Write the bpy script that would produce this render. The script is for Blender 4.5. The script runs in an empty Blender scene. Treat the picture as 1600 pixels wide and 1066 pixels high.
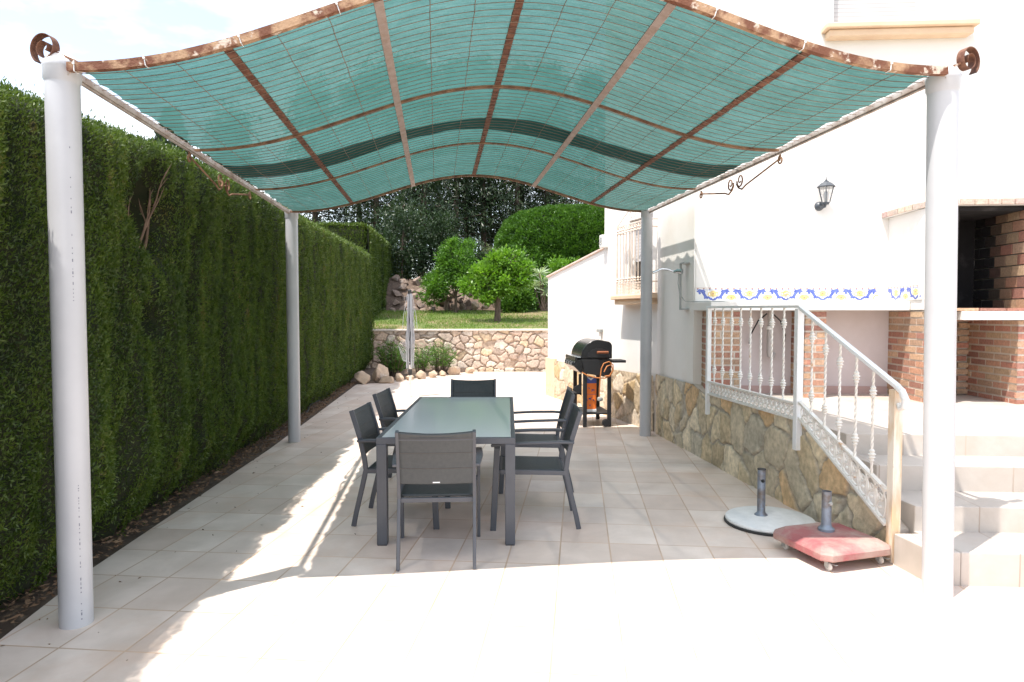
import bpy, math, random
import numpy as np
from mathutils import Vector, Matrix, noise
random.seed(7); RNG = np.random.default_rng(11)
S = bpy.context.scene; COL = S.collection; PI = math.pi
R = math.radians

# ---------------------------------------------------------------- materials
def newmat(name):
    m = bpy.data.materials.new(name); m.use_nodes = True
    nt = m.node_tree; nt.nodes.clear()
    out = nt.nodes.new('ShaderNodeOutputMaterial')
    return m, nt, out
def N(nt, t, **kw):
    n = nt.nodes.new(t)
    for k, v in kw.items():
        if k in n.inputs.keys() if isinstance(k, str) else False: n.inputs[k].default_value = v
        else: setattr(n, k, v)
    return n
def L(nt, a, b): nt.links.new(a, b)
def c4(c): return (c[0], c[1], c[2], 1)
def noise_node(nt, scale, detail=4, rough=.55, stretch=None, rotz=0, dist=0):
    tc = N(nt, 'ShaderNodeTexCoord'); mp = N(nt, 'ShaderNodeMapping')
    L(nt, tc.outputs['Object'], mp.inputs['Vector'])
    if stretch: mp.inputs['Scale'].default_value = stretch
    mp.inputs['Rotation'].default_value = (0, 0, rotz)
    n = N(nt, 'ShaderNodeTexNoise'); n.inputs['Scale'].default_value = scale
    n.inputs['Detail'].default_value = detail; n.inputs['Roughness'].default_value = rough
    n.inputs['Distortion'].default_value = dist
    L(nt, mp.outputs[0], n.inputs['Vector'])
    return n
def ramp(nt, src, stops):
    r = N(nt, 'ShaderNodeValToRGB'); e = r.color_ramp.elements
    while len(e) < len(stops): e.new(.5)
    for k, (p, c) in enumerate(stops): e[k].position = p; e[k].color = c4(c) if len(c) == 3 else c
    L(nt, src, r.inputs[0]); return r
def mixc(nt, fac, a, b, mode='MIX'):
    m = N(nt, 'ShaderNodeMix'); m.data_type = 'RGBA'; m.blend_type = mode
    for sock, v in ((m.inputs[0], fac), (m.inputs[6], a), (m.inputs[7], b)):
        if hasattr(v, 'is_output'): L(nt, v, sock)
        elif isinstance(v, (int, float)): sock.default_value = v
        else: sock.default_value = c4(v)
    return m.outputs[2]
def math_(nt, op, a, b=None, c=None):
    m = N(nt, 'ShaderNodeMath'); m.operation = op
    for i, v in enumerate((a, b, c)):
        if v is None: continue
        if hasattr(v, 'is_output'): L(nt, v, m.inputs[i])
        else: m.inputs[i].default_value = v
    return m.outputs[0]
def pbr(name, col, rough=.6, col2=None, nscale=8, lo=.35, hi=.65, metal=0, bump=0, bscale=None, spec=.5, stretch=None, coat=0, attr=None, col3=None, n3=3, lo3=.55, hi3=.7):
    m, nt, out = newmat(name)
    p = N(nt, 'ShaderNodeBsdfPrincipled'); L(nt, p.outputs[0], out.inputs[0])
    p.inputs['Roughness'].default_value = rough; p.inputs['Metallic'].default_value = metal
    p.inputs['Specular IOR Level'].default_value = spec; p.inputs['Coat Weight'].default_value = coat
    base = None
    if attr:
        a = N(nt, 'ShaderNodeVertexColor'); a.layer_name = attr; base = a.outputs[0]
        nn = noise_node(nt, nscale, 5)
        r = ramp(nt, nn.outputs[0], [(.3, (.72, .72, .72)), (.7, (1.2, 1.2, 1.2))])
        base = mixc(nt, 1.0, base, r.outputs[0], 'MULTIPLY')
    elif col2:
        nn = noise_node(nt, nscale, 6, .6, stretch)
        r = ramp(nt, nn.outputs[0], [(lo, col), (hi, col2)]); base = r.outputs[0]
    if col3:
        n3_ = noise_node(nt, n3, 5, .65)
        r3 = ramp(nt, n3_.outputs[0], [(lo3, (0, 0, 0)), (hi3, (1, 1, 1))])
        base = mixc(nt, r3.outputs[0], base if base else col, col3)
    if base: L(nt, base, p.inputs['Base Color'])
    else: p.inputs['Base Color'].default_value = c4(col)
    if bump:
        bn = noise_node(nt, bscale or nscale * 3, 5, .6)
        b = N(nt, 'ShaderNodeBump'); b.inputs['Strength'].default_value = bump; b.inputs['Distance'].default_value = .01
        L(nt, bn.outputs[0], b.inputs['Height']); L(nt, b.outputs[0], p.inputs['Normal'])
    return m
def leafmat(name, a, b, c=None, scale=1.5, trans=.3, stretch=None, fine=30, cpos=.72):
    m, nt, out = newmat(name)
    n1 = noise_node(nt, scale, 4, .6, stretch); n2 = noise_node(nt, fine, 2)
    s = math_(nt, 'ADD', math_(nt, 'MULTIPLY', n1.outputs[0], .6), math_(nt, 'MULTIPLY', n2.outputs[0], .4))
    stops = [(.36, a), (.58, b)]
    if c: stops.append((cpos, c))
    r = ramp(nt, s, stops)
    d = N(nt, 'ShaderNodeBsdfDiffuse'); t = N(nt, 'ShaderNodeBsdfTranslucent'); g = N(nt, 'ShaderNodeBsdfGlossy')
    g.inputs['Roughness'].default_value = .45; g.inputs['Color'].default_value = (1, 1, 1, 1)
    L(nt, r.outputs[0], d.inputs[0])
    tc = mixc(nt, 1.0, r.outputs[0], (1.3, 1.4, .7), 'MULTIPLY'); L(nt, tc, t.inputs[0])
    m1 = N(nt, 'ShaderNodeMixShader'); m1.inputs[0].default_value = trans
    L(nt, d.outputs[0], m1.inputs[1]); L(nt, t.outputs[0], m1.inputs[2])
    m2 = N(nt, 'ShaderNodeMixShader'); m2.inputs[0].default_value = .03
    L(nt, m1.outputs[0], m2.inputs[1]); L(nt, g.outputs[0], m2.inputs[2]); L(nt, m2.outputs[0], out.inputs[0])
    return m

M = {}
M['pvc'] = pbr('pvc_grey_white', (.50, .50, .52), .34, (.46, .46, .48), 3, bump=.02, bscale=30)
M['mark'] = pbr('faded_ink', (.21, .21, .25), .6)
M['cement'] = pbr('white_cement', (.72, .66, .62), .9, (.55, .38, .28), 12, .45, .75, bump=.5)
M['rust_paint'] = pbr('rusty_painted_steel', (.40, .25, .15), .8, (.15, .055, .028), 8, .42, .56, bump=.5, bscale=60, col3=(.56, .46, .38), n3=11, lo3=.56, hi3=.62)
M['rust'] = pbr('rust', (.105, .038, .022), .85, (.21, .10, .06), 14, .4, .65, bump=.4, bscale=80, col3=(.10, .045, .03), n3=5)
M['ochre_steel'] = pbr('worn_ochre_steel', (.27, .15, .085), .8, (.12, .05, .028), 10, .4, .62, bump=.3, bscale=60)
M['greybar'] = pbr('worn_grey_bar', (.34, .28, .255), .7, (.27, .20, .165), 14, .4, .65, bump=.2)
M['sidebeam'] = pbr('faded_grey_beam', (.34, .27, .23), .75, (.48, .44, .41), 9, .4, .6, bump=.2)
M['wire'] = pbr('rusty_wire', (.26, .21, .17), .8, (.15, .09, .06), 5)
M['tie'] = pbr('white_cable_tie', (.75, .75, .75), .5)
M['charcoal'] = pbr('charcoal_powder_coat', (.066, .070, .084), .42, (.078, .083, .096), 6, bump=.03, bscale=200)
M['textilene'] = pbr('charcoal_mesh_fabric', (.055, .060, .063), .65, (.066, .070, .072), 40, bump=.12, bscale=500)
M['seam'] = pbr('seam_thread', (.09, .08, .075), .8)
M['white_paint'] = pbr('white_house_paint', (.77, .745, .715), .88, (.735, .705, .67), 1.3, bump=.12, bscale=18, col3=(.70, .65, .59), n3=.9, lo3=.52, hi3=.75)
M['pink_render'] = pbr('pinkish_render', (.62, .55, .55), .9, (.56, .49, .48), 2.5, bump=.08, bscale=25)  # pinkish render of the recess walls under the counter
M['cream'] = pbr('cream_stone_sill', (.72, .54, .37), .7, (.66, .47, .32), 5, bump=.1)
M['cap_tile'] = pbr('pale_terracotta_cap', (.62, .43, .36), .8, (.70, .58, .52), 6, bump=.2)
M['white_iron'] = pbr('weathered_white_iron', (.74, .72, .68), .55, (.66, .60, .53), 9, .45, .7, bump=.15, bscale=60, col3=(.52, .33, .2), n3=7, lo3=.62, hi3=.72)
M['rail_white'] = pbr('white_rail_paint', (.76, .77, .78), .45, (.72, .71, .68), 9, .45, .7, bump=.08, bscale=60)
M['rusty_white'] = pbr('rust_stained_white_post', (.74, .68, .60), .6, (.60, .42, .26), 3.2, .42, .62, bump=.15, bscale=60, stretch=(4, 4, .7), col3=(.30, .13, .05), n3=5, lo3=.66, hi3=.74)
M['grey_metal'] = pbr('grey_metal', (.30, .31, .30), .5, (.36, .37, .36), 9)
M['chrome'] = pbr('dull_chrome', (.62, .64, .66), .25, metal=.9)
M['black_metal'] = pbr('black_enamel', (.012, .013, .016), .22, spec=.5)
M['black_matte'] = pbr('black_matte_metal', (.016, .016, .018), .55)
M['lamp_metal'] = pbr('dark_lamp_metal', (.06, .07, .085), .4)
M['orange_hose'] = pbr('orange_rubber', (.55, .20, .06), .5)
M['wood'] = pbr('reddish_wood', (.30, .10, .04), .5, (.22, .07, .03), 20)
M['orange'] = pbr('orange_packet', (1.0, .22, .03), .5)
M['blue'] = pbr('blue_packet', (.06, .08, .30), .5)
M['whitep'] = pbr('white_print', (.8, .8, .8), .5)
M['dryline'] = pbr('grey_white_line', (.42, .43, .46), .6)
M['concrete_white'] = pbr('painted_white_concrete', (.76, .76, .745), .8, (.68, .68, .665), 14, bump=.3, bscale=60)
M['rubber'] = pbr('black_rubber', (.03, .03, .03), .7)
M['tube'] = pbr('corroded_steel_tube', (.22, .26, .32), .45, (.14, .10, .07), 9, .42, .66, metal=.35, bump=.15)
M['red'] = pbr('dusty_red_plastic', (.33, .105, .108), .66, (.28, .08, .088), 6, bump=.2, bscale=40, col3=(.38, .27, .235), n3=3.0, lo3=.40, hi3=.60)
M['caster'] = pbr('pale_caster', (.6, .57, .53), .5)
M['rock'] = pbr('limestone_rock', (.50, .38, .27), .9, (.33, .25, .19), 3.5, .35, .65, bump=.8, bscale=14, col3=(.60, .53, .46), n3=5)
M['darkrock'] = pbr('reddish_rock', (.27, .20, .16), .9, (.15, .11, .09), 2.5, .35, .65, bump=.8, bscale=8, col3=(.38, .33, .30), n3=3)
M['stone'] = pbr('wall_stones', (.4, .4, .4), .88, attr='Col', nscale=20, bump=.8, bscale=60)
M['brickm'] = pbr('bricks', (.4, .2, .1), .88, attr='Col', nscale=45, bump=.5, bscale=110)
M['mortar'] = pbr('mortar', (.62, .55, .48), .95, (.54, .47, .40), 12, bump=.4)
M['soot'] = pbr('soot', (.010, .009, .010), .95, (.05, .045, .045), 3.5, .52, .72, bump=.6, bscale=10)
M['bark'] = pbr('bark', (.14, .10, .075), .95, (.07, .05, .038), 10, stretch=(3, 3, .6), bump=.8, bscale=25)
M['twig'] = pbr('bare_twig', (.22, .14, .10), .9, (.14, .09, .06), 12)
M['soil'] = pbr('soil', (.075, .05, .037), .95, (.13, .09, .065), 5, bump=.8, bscale=20, col3=(.2, .15, .11), n3=14)
M['ground'] = pbr('dry_ground', (.17, .14, .09), .95, (.11, .12, .05), .6, bump=.5, bscale=4)
M['lawn'] = pbr('lawn_ground', (.10, .13, .03), .95, (.20, .15, .08), .8, .42, .62, bump=.5, bscale=20)
M['grass'] = leafmat('grass_blades', (.10, .19, .025), (.17, .27, .04), (.30, .25, .10), .7, .35, cpos=.68)
M['litter'] = pbr('dry_leaves', (.27, .17, .10), .9, (.15, .09, .055), 30)
M['hedge'] = leafmat('cypress_hedge_leaf', (.028, .054, .009), (.092, .145, .016), (.155, .128, .040), 2.6, .25, stretch=(2.2, 2.2, .38), fine=14, cpos=.68)
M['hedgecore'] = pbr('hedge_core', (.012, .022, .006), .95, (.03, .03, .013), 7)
M['conifer'] = leafmat('dark_conifer', (.012, .028, .012), (.032, .060, .022), (.06, .09, .03), 1.2, .2, fine=6)
M['bush'] = leafmat('clipped_bush_leaf', (.030, .085, .010), (.080, .18, .020), (.16, .27, .035), 5, .3, fine=7)
M['bushcore'] = pbr('bush_core', (.012, .028, .006), .95)
M['citrus'] = leafmat('citrus_leaf', (.07, .17, .014), (.15, .30, .025), (.24, .36, .04), 2.5, .4, fine=9)
M['young'] = leafmat('light_shrub_leaf', (.045, .12, .014), (.10, .22, .025), (.2, .32, .05), 2.5, .4, fine=9)
M['greyshrub'] = leafmat('grey_green_leaf', (.10, .14, .06), (.18, .21, .10), (.28, .28, .15), 3, .3)
M['pale'] = leafmat('pale_sword_leaf', (.30, .38, .24), (.44, .52, .36), None, 3, .3)
M['flower'] = pbr('orange_flower', (.75, .12, .02), .7)

# glass table top
m, nt, out = newmat('frosted_glass'); p = N(nt, 'ShaderNodeBsdfPrincipled'); L(nt, p.outputs[0], out.inputs[0])
p.inputs['Base Color'].default_value = (.80, .815, .84, 1); p.inputs['Roughness'].default_value = .12; p.inputs['IOR'].default_value = 1.5
M['glass_top'] = m
m, nt, out = newmat('lamp_glass'); g = N(nt, 'ShaderNodeBsdfGlass'); g.inputs['Roughness'].default_value = .15; tr = N(nt, 'ShaderNodeBsdfTransparent')
mx = N(nt, 'ShaderNodeMixShader'); mx.inputs[0].default_value = .6; L(nt, g.outputs[0], mx.inputs[1]); L(nt, tr.outputs[0], mx.inputs[2]); L(nt, mx.outputs[0], out.inputs[0])
M['lampglass'] = m
m, nt, out = newmat('dark_window_glass'); p = N(nt, 'ShaderNodeBsdfPrincipled'); L(nt, p.outputs[0], out.inputs[0])
p.inputs['Base Color'].default_value = (.03, .025, .02, 1); p.inputs['Roughness'].default_value = .05
M['winglass'] = m
# slatted roller shutter (slats drawn as darker lines in the colour)
def slatmat(name, col):
    m, nt, out = newmat(name); p = N(nt, 'ShaderNodeBsdfPrincipled'); L(nt, p.outputs[0], out.inputs[0]); p.inputs['Roughness'].default_value = .5
    tc = N(nt, 'ShaderNodeTexCoord'); sp = N(nt, 'ShaderNodeSeparateXYZ'); L(nt, tc.outputs['Object'], sp.inputs[0])
    fr = math_(nt, 'FRACT', math_(nt, 'MULTIPLY', sp.outputs[2], 1 / .045))
    k = math_(nt, 'LESS_THAN', fr, .14)
    L(nt, mixc(nt, k, col, tuple(v * .62 for v in col)), p.inputs['Base Color']); return m
M['shutter'] = slatmat('white_shutter_slats', (.52, .51, .52))

# shade net
def netmat(name, col, tr, colb):
    m, nt, out = newmat(name)
    n1 = noise_node(nt, 1.3, 4, .6, (1, 2.2, 1)); n2 = noise_node(nt, 9, 3, .6, (1, 14, 1))
    n3 = noise_node(nt, 120, 2, .6, (1, .3, 1))
    r = ramp(nt, n1.outputs[0], [(.35, col), (.65, colb)])
    r2 = ramp(nt, n2.outputs[0], [(.3, (.66, .70, .70)), (.7, (1.20, 1.15, 1.15))])
    cc = mixc(nt, 1.0, r.outputs[0], r2.outputs[0], 'MULTIPLY')
    d = N(nt, 'ShaderNodeBsdfDiffuse'); t = N(nt, 'ShaderNodeBsdfTranslucent'); L(nt, cc, d.inputs[0]); L(nt, cc, t.inputs[0])
    m1 = N(nt, 'ShaderNodeMixShader'); m1.inputs[0].default_value = .60; L(nt, d.outputs[0], m1.inputs[1]); L(nt, t.outputs[0], m1.inputs[2])
    tp = N(nt, 'ShaderNodeBsdfTransparent')
    a = math_(nt, 'MULTIPLY_ADD', n3.outputs[0], .14, tr - .07); a2 = math_(nt, 'MULTIPLY_ADD', n2.outputs[0], .06, -.03)
    m2 = N(nt, 'ShaderNodeMixShader'); L(nt, math_(nt, 'ADD', a, a2), m2.inputs[0]); L(nt, m1.outputs[0], m2.inputs[1]); L(nt, tp.outputs[0], m2.inputs[2])
    L(nt, m2.outputs[0], out.inputs[0]); return m
M['net'] = netmat('teal_shade_net', (.042, .122, .109), .045, (.056, .147, .137))
M['net2'] = netmat('dark_net_overlap', (.026, .072, .064), .05, (.034, .085, .076))

# tiled floors
def tilemat(name, rot, w, h, a, b, grout, mort, rough=.45, off=(0, 0), stain=True):
    m, nt, out = newmat(name); p = N(nt, 'ShaderNodeBsdfPrincipled'); L(nt, p.outputs[0], out.inputs[0])
    tc = N(nt, 'ShaderNodeTexCoord'); mp = N(nt, 'ShaderNodeMapping'); L(nt, tc.outputs['Object'], mp.inputs['Vector'])
    mp.vector_type = 'POINT'; mp.inputs['Rotation'].default_value = (0, 0, rot); mp.inputs['Location'].default_value = (off[0], off[1], 0)
    br = N(nt, 'ShaderNodeTexBrick'); br.offset = 0; br.squash = 1
    br.inputs['Scale'].default_value = 1; br.inputs['Brick Width'].default_value = w; br.inputs['Row Height'].default_value = h
    br.inputs['Mortar Size'].default_value = mort; br.inputs['Mortar Smooth'].default_value = .3
    br.inputs['Color1'].default_value = (0, 0, 0, 1); br.inputs['Color2'].default_value = (1, 1, 1, 1); br.inputs['Bias'].default_value = 0
    L(nt, mp.outputs[0], br.inputs['Vector'])
    tilec = ramp(nt, br.outputs[0], [(0, a), (1, b)])
    n1 = noise_node(nt, 3.2, 6, .65, dist=.4); r1 = ramp(nt, n1.outputs[0], [(.3, (.86, .84, .82)), (.7, (1.07, 1.07, 1.07))])
    c = mixc(nt, 1.0, tilec.outputs[0], r1.outputs[0], 'MULTIPLY')
    n2 = noise_node(nt, 1.1, 5, .7); r2 = ramp(nt, n2.outputs[0], [(.52, (0, 0, 0)), (.72, (.55, .55, .55))])
    c = mixc(nt, r2.outputs[0], c, tuple(x * y for x, y in zip(a, (.98, .86, .76))))
    n3 = noise_node(nt, 2.2, 3); gr = ramp(nt, n3.outputs[0], [(.4, grout), (.62, tuple(min(1, v * 1.35) for v in grout))])
    c = mixc(nt, br.outputs[1], c, gr.outputs[0]); L(nt, c, p.inputs['Base Color'])
    rr = ramp(nt, n1.outputs[0], [(.3, (rough - .08,) * 3), (.7, (rough + .12,) * 3)]); L(nt, rr.outputs[0], p.inputs['Roughness'])
    b = N(nt, 'ShaderNodeBump'); b.inputs['Strength'].default_value = .35; b.inputs['Distance'].default_value = .004; b.invert = True
    L(nt, br.outputs[1], b.inputs['Height']); L(nt, b.outputs[0], p.inputs['Normal'])
    return m
TR = R(12)
M['tile'] = tilemat('patio_tiles', TR, .336, .44, (.64, .525, .455), (.75, .655, .585), (.47, .335, .24), .0055, off=(.12, .1))
M['tile_step'] = tilemat('step_tiles', R(10), .45, 50, (.46, .415, .375), (.52, .475, .435), (.33, .27, .225), .005, off=(.1, 7))
M['tile_terrace'] = tilemat('terrace_tiles', R(10), .336, .336, (.64, .57, .52), (.72, .66, .61), (.52, .43, .36), .006)

# ---------------------------------------------------------------- mesh builder
def chain(o):
    m = Matrix.Identity(4)
    while o is not None: m = Matrix.LocRotScale(o.location, o.rotation_euler, None) @ m; o = o.parent
    return m
class MB:
    def __init__(s): s.v = []; s.f = []; s.c = []; s.mi = []; s.cur = None; s.m = 0
    def add(s, vs, fs):
        o = len(s.v); s.v += [tuple(v) for v in vs]
        for f in fs: s.f.append([i + o for i in f]); s.c.append(s.cur); s.mi.append(s.m)
        return s
    def box(s, c, d, rz=0, mat=None):
        x, y, z = (k / 2 for k in d)
        vs = [Vector((a * x, b * y, e * z)) for a in (-1, 1) for b in (-1, 1) for e in (-1, 1)]
        if mat is not None: vs = [mat @ v for v in vs]
        if rz: r_ = Matrix.Rotation(rz, 3, 'Z'); vs = [r_ @ v for v in vs]
        c = Vector(c)
        return s.add([v + c for v in vs], [(0, 1, 3, 2), (4, 6, 7, 5), (0, 4, 5, 1), (2, 3, 7, 6), (0, 2, 6, 4), (1, 5, 7, 3)])
    def beam(s, a, b, w, h, up=(0, 0, 1)):
        a = Vector(a); b = Vector(b); d = (b - a); l = d.length; d.normalize(); up = Vector(up)
        if abs(d.dot(up)) > .98: up = Vector((0, 1, 0))
        sd = d.cross(up).normalized(); up = sd.cross(d)
        vs = [(p + sd * (i * w / 2) + up * (j * h / 2)) for p in (a, b) for i, j in ((-1, -1), (1, -1), (1, 1), (-1, 1))]
        return s.add(vs, [(3, 2, 1, 0), (4, 5, 6, 7), (0, 1, 5, 4), (1, 2, 6, 5), (2, 3, 7, 6), (3, 0, 4, 7)])
    def prism(s, poly, z0, z1):
        n = len(poly); vs = [(p[0], p[1], z0) for p in poly] + [(p[0], p[1], z1) for p in poly]
        return s.add(vs, [tuple(range(n))[::-1], tuple(range(n, 2 * n))] + [(i, (i + 1) % n, n + (i + 1) % n, n + i) for i in range(n)])
    def tube(s, path, rad, seg=8, cap=True, twist=0, flat=None, up=None):
        path = [Vector(p) for p in path]; n = len(path)
        rads = rad if isinstance(rad, (list, tuple)) else [rad] * n
        vs = []; prev = None
        for i, p in enumerate(path):
            t = (path[min(i + 1, n - 1)] - path[max(i - 1, 0)])
            if t.length < 1e-9: t = Vector((0, 0, 1))
            t.normalize()
            if prev is None:
                ref = Vector(up) if up else (Vector((0, 0, 1)) if abs(t.z) < .9 else Vector((0, 1, 0)))
            else: ref = prev
            a = (ref - t * ref.dot(t))
            if a.length < 1e-6: a = t.orthogonal()
            a.normalize(); prev = a; b = t.cross(a)
            for k in range(seg):
                an = 2 * PI * k / seg + twist * i
                ca, sb = math.cos(an), math.sin(an)
                if flat: ca *= flat
                vs.append(p + (a * ca + b * sb) * rads[i])
        fs = [(i * seg + k, i * seg + (k + 1) % seg, (i + 1) * seg + (k + 1) % seg, (i + 1) * seg + k) for i in range(n - 1) for k in range(seg)]
        if cap: fs += [tuple(range(seg))[::-1], tuple(range((n - 1) * seg, n * seg))]
        return s.add(vs, fs)
    def lathe(s, prof, c=(0, 0, 0), seg=24, mat=None):
        vs = []; n = len(prof); c = Vector(c)
        for r_, z in prof:
            for k in range(seg):
                v = Vector((r_ * math.cos(2 * PI * k / seg), r_ * math.sin(2 * PI * k / seg), z))
                if mat is not None: v = mat @ v
                vs.append(v + c)
        fs = [(i * seg + k, i * seg + (k + 1) % seg, (i + 1) * seg + (k + 1) % seg, (i + 1) * seg + k) for i in range(n - 1) for k in range(seg)]
        fs += [tuple(range(seg))[::-1], tuple(range((n - 1) * seg, n * seg))]
        return s.add(vs, fs)
    def grid(s, fn, nu, nv):
        vs = [fn(i / nu, j / nv) for j in range(nv + 1) for i in range(nu + 1)]
        return s.add(vs, [(j * (nu + 1) + i, j * (nu + 1) + i + 1, (j + 1) * (nu + 1) + i + 1, (j + 1) * (nu + 1) + i) for j in range(nv) for i in range(nu)])
    def build(s, name, mat, parent=None, world=True, smooth=False, bevel=0, mats=None):
        me = bpy.data.meshes.new(name); vs = s.v
        if parent is not None and world:
            iv = chain(parent).inverted(); vs = [tuple(iv @ Vector(v)) for v in vs]
        me.from_pydata(vs, [], s.f)
        for mm in (mats or [mat]): me.materials.append(M[mm] if isinstance(mm, str) else mm)
        if mats: me.polygons.foreach_set('material_index', s.mi)
        if any(c is not None for c in s.c):
            ca = me.color_attributes.new('Col', 'FLOAT_COLOR', 'CORNER'); arr = []
            for f, c in zip(s.f, s.c): arr += [c[0], c[1], c[2], 1] * len(f)
            ca.data.foreach_set('color', arr)
        if smooth:
            me.polygons.foreach_set('use_smooth', [True] * len(me.polygons))
            try: me.set_sharp_from_angle(angle=R(40))
            except Exception: pass
        o = bpy.data.objects.new(name, me); COL.objects.link(o)
        if parent is not None: o.parent = parent
        if bevel:
            b = o.modifiers.new('bevel', 'BEVEL'); b.width = bevel; b.segments = 2; b.limit_method = 'ANGLE'; b.angle_limit = R(35)
        me.update(); return o
def tag(o, label=None, cat=None, group=None, kind=None):
    if label: o['label'] = label
    if cat: o['category'] = cat
    if group: o['group'] = group
    if kind: o['kind'] = kind
    return o
def thing(name, label, cat, loc=(0, 0, 0), rz=0, group=None):
    o = bpy.data.objects.new(name, None); COL.objects.link(o); o.location = loc; o.rotation_euler = (0, 0, rz); o.empty_display_size = .1
    return tag(o, label, cat, group)
def part(src, label):
    src['label'] = label; return src
def npmesh(name, V, F, mat, parent=None, smooth=False, col=None):
    V = np.asarray(V, np.float32); F = np.asarray(F, np.int32); k = F.shape[1]
    if parent is not None:
        iv = np.array(chain(parent).inverted()); V = (V @ iv[:3, :3].T + iv[:3, 3]).astype(np.float32)
    me = bpy.data.meshes.new(name); me.vertices.add(len(V)); me.vertices.foreach_set('co', V.ravel())
    me.loops.add(F.size); me.loops.foreach_set('vertex_index', F.ravel())
    me.polygons.add(len(F)); me.polygons.foreach_set('loop_start', np.arange(0, F.size, k, dtype=np.int32))
    me.update(calc_edges=True)
    if smooth: me.polygons.foreach_set('use_smooth', np.ones(len(F), bool))
    if col is not None:
        ca = me.color_attributes.new('Col', 'FLOAT_COLOR', 'POINT'); c = np.ones((len(V), 4), np.float32); c[:, :3] = col; ca.data.foreach_set('color', c.ravel())
    me.materials.append(M[mat] if isinstance(mat, str) else mat)
    me.validate()
    o = bpy.data.objects.new(name, me); COL.objects.link(o)
    if parent is not None: o.parent = parent
    return o
def nrm(a): return a / (np.linalg.norm(a, axis=1, keepdims=True) + 1e-9)
def leaves(name, P, D, ln, wd, mat, parent=None, fold=.25, rng=RNG):
    """one rhombus leaf per point P along direction D"""
    n = len(P); D = nrm(D); r_ = nrm(rng.normal(size=(n, 3))); Sd = nrm(np.cross(D, r_)); Up = np.cross(Sd, D)
    ln = np.broadcast_to(ln, (n,))[:, None]; wd = np.broadcast_to(wd, (n,))[:, None]
    V = np.stack([P, P + D * ln * .45 + Sd * wd / 2 + Up * wd * fold, P + D * ln, P + D * ln * .45 - Sd * wd / 2 + Up * wd * fold], 1).reshape(-1, 3)
    return npmesh(name, V, np.arange(4 * n).reshape(n, 4), mat, parent)
def vnoise(P, seed=0, octs=3):
    """cheap smooth value noise, numpy; P (n,3)"""
    out = np.zeros(len(P)); amp = 1; tot = 0
    for o in range(octs):
        q = P * (2 ** o) + seed * 17.13 + o * 5.7; i = np.floor(q).astype(np.int64); f = q - i; f = f * f * (3 - 2 * f); acc = 0
        for dx in (0, 1):
            for dy in (0, 1):
                for dz in (0, 1):
                    h = ((i[:, 0] + dx) * 374761393 + (i[:, 1] + dy) * 668265263 + (i[:, 2] + dz) * 2147483647) & 0x7fffffff
                    h = (h ^ (h >> 13)) * 1274126177 & 0x7fffffff; h = (h ^ (h >> 16)) & 0xffff
                    w = (f[:, 0] if dx else 1 - f[:, 0]) * (f[:, 1] if dy else 1 - f[:, 1]) * (f[:, 2] if dz else 1 - f[:, 2])
                    acc = acc + w * h / 65535.
        out += amp * acc; tot += amp; amp *= .5
    return out / tot

# ---------------------------------------------------------------- camera, light, sky
cd = bpy.data.cameras.new('camera'); cam = bpy.data.objects.new('camera', cd); COL.objects.link(cam)
cd.sensor_width = 36; cd.lens = 1067 / 1600 * 36; cd.clip_end = 500; cd.clip_start = .05
cam.location = (0, 0, 1.6); cam.rotation_euler = (R(90) - math.atan(43 / 1067), 0, -math.atan(120 / 1067))
S.camera = cam
ld = bpy.data.lights.new('sun', 'SUN'); ld.energy = 3.2; ld.angle = R(.53); ld.color = (1, .945, .865)
sun = bpy.data.objects.new('sun', ld); COL.objects.link(sun); sun.location = (-4, -3, 12)
sun.rotation_euler = Vector((.97, .61, -2.87)).to_track_quat('-Z', 'Y').to_euler()
w = bpy.data.worlds.new('World'); S.world = w; w.use_nodes = True; nt = w.node_tree; nt.nodes.clear()
out = nt.nodes.new('ShaderNodeOutputWorld'); bg = nt.nodes.new('ShaderNodeBackground'); sk = nt.nodes.new('ShaderNodeTexSky')
sk.sky_type = 'NISHITA'; sk.sun_disc = False; sk.sun_elevation = R(68.2); sk.sun_rotation = R(238); sk.dust_density = 1.4; sk.air_density = 1
tc = nt.nodes.new('ShaderNodeTexCoord'); mp = nt.nodes.new('ShaderNodeMapping'); mp.inputs['Scale'].default_value = (1, 1, 2.6); L(nt, tc.outputs['Generated'], mp.inputs[0])
cn = nt.nodes.new('ShaderNodeTexNoise'); cn.inputs['Scale'].default_value = 2.2; cn.inputs['Detail'].default_value = 7; cn.inputs['Roughness'].default_value = .55; L(nt, mp.outputs[0], cn.inputs[0])
cr = ramp(nt, cn.outputs[0], [(.40, (.12, .12, .12)), (.66, (.85, .85, .85))])
L(nt, mixc(nt, cr.outputs[0], sk.outputs[0], (7.9, 7.9, 7.7)), bg.inputs[0]); bg.inputs[1].default_value = .15; L(nt, bg.outputs[0], out.inputs[0])
S.view_settings.view_transform = 'Standard'; S.view_settings.look = 'None'; S.view_settings.exposure = 1.27; S.view_settings.gamma = 1
S.render.engine = 'CYCLES'; S.cycles.use_denoising = True; S.cycles.max_bounces = 8; S.cycles.transparent_max_bounces = 12; S.cycles.caustics_reflective = False; S.cycles.caustics_refractive = False
S.cycles.sample_clamp_indirect = 6

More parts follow.
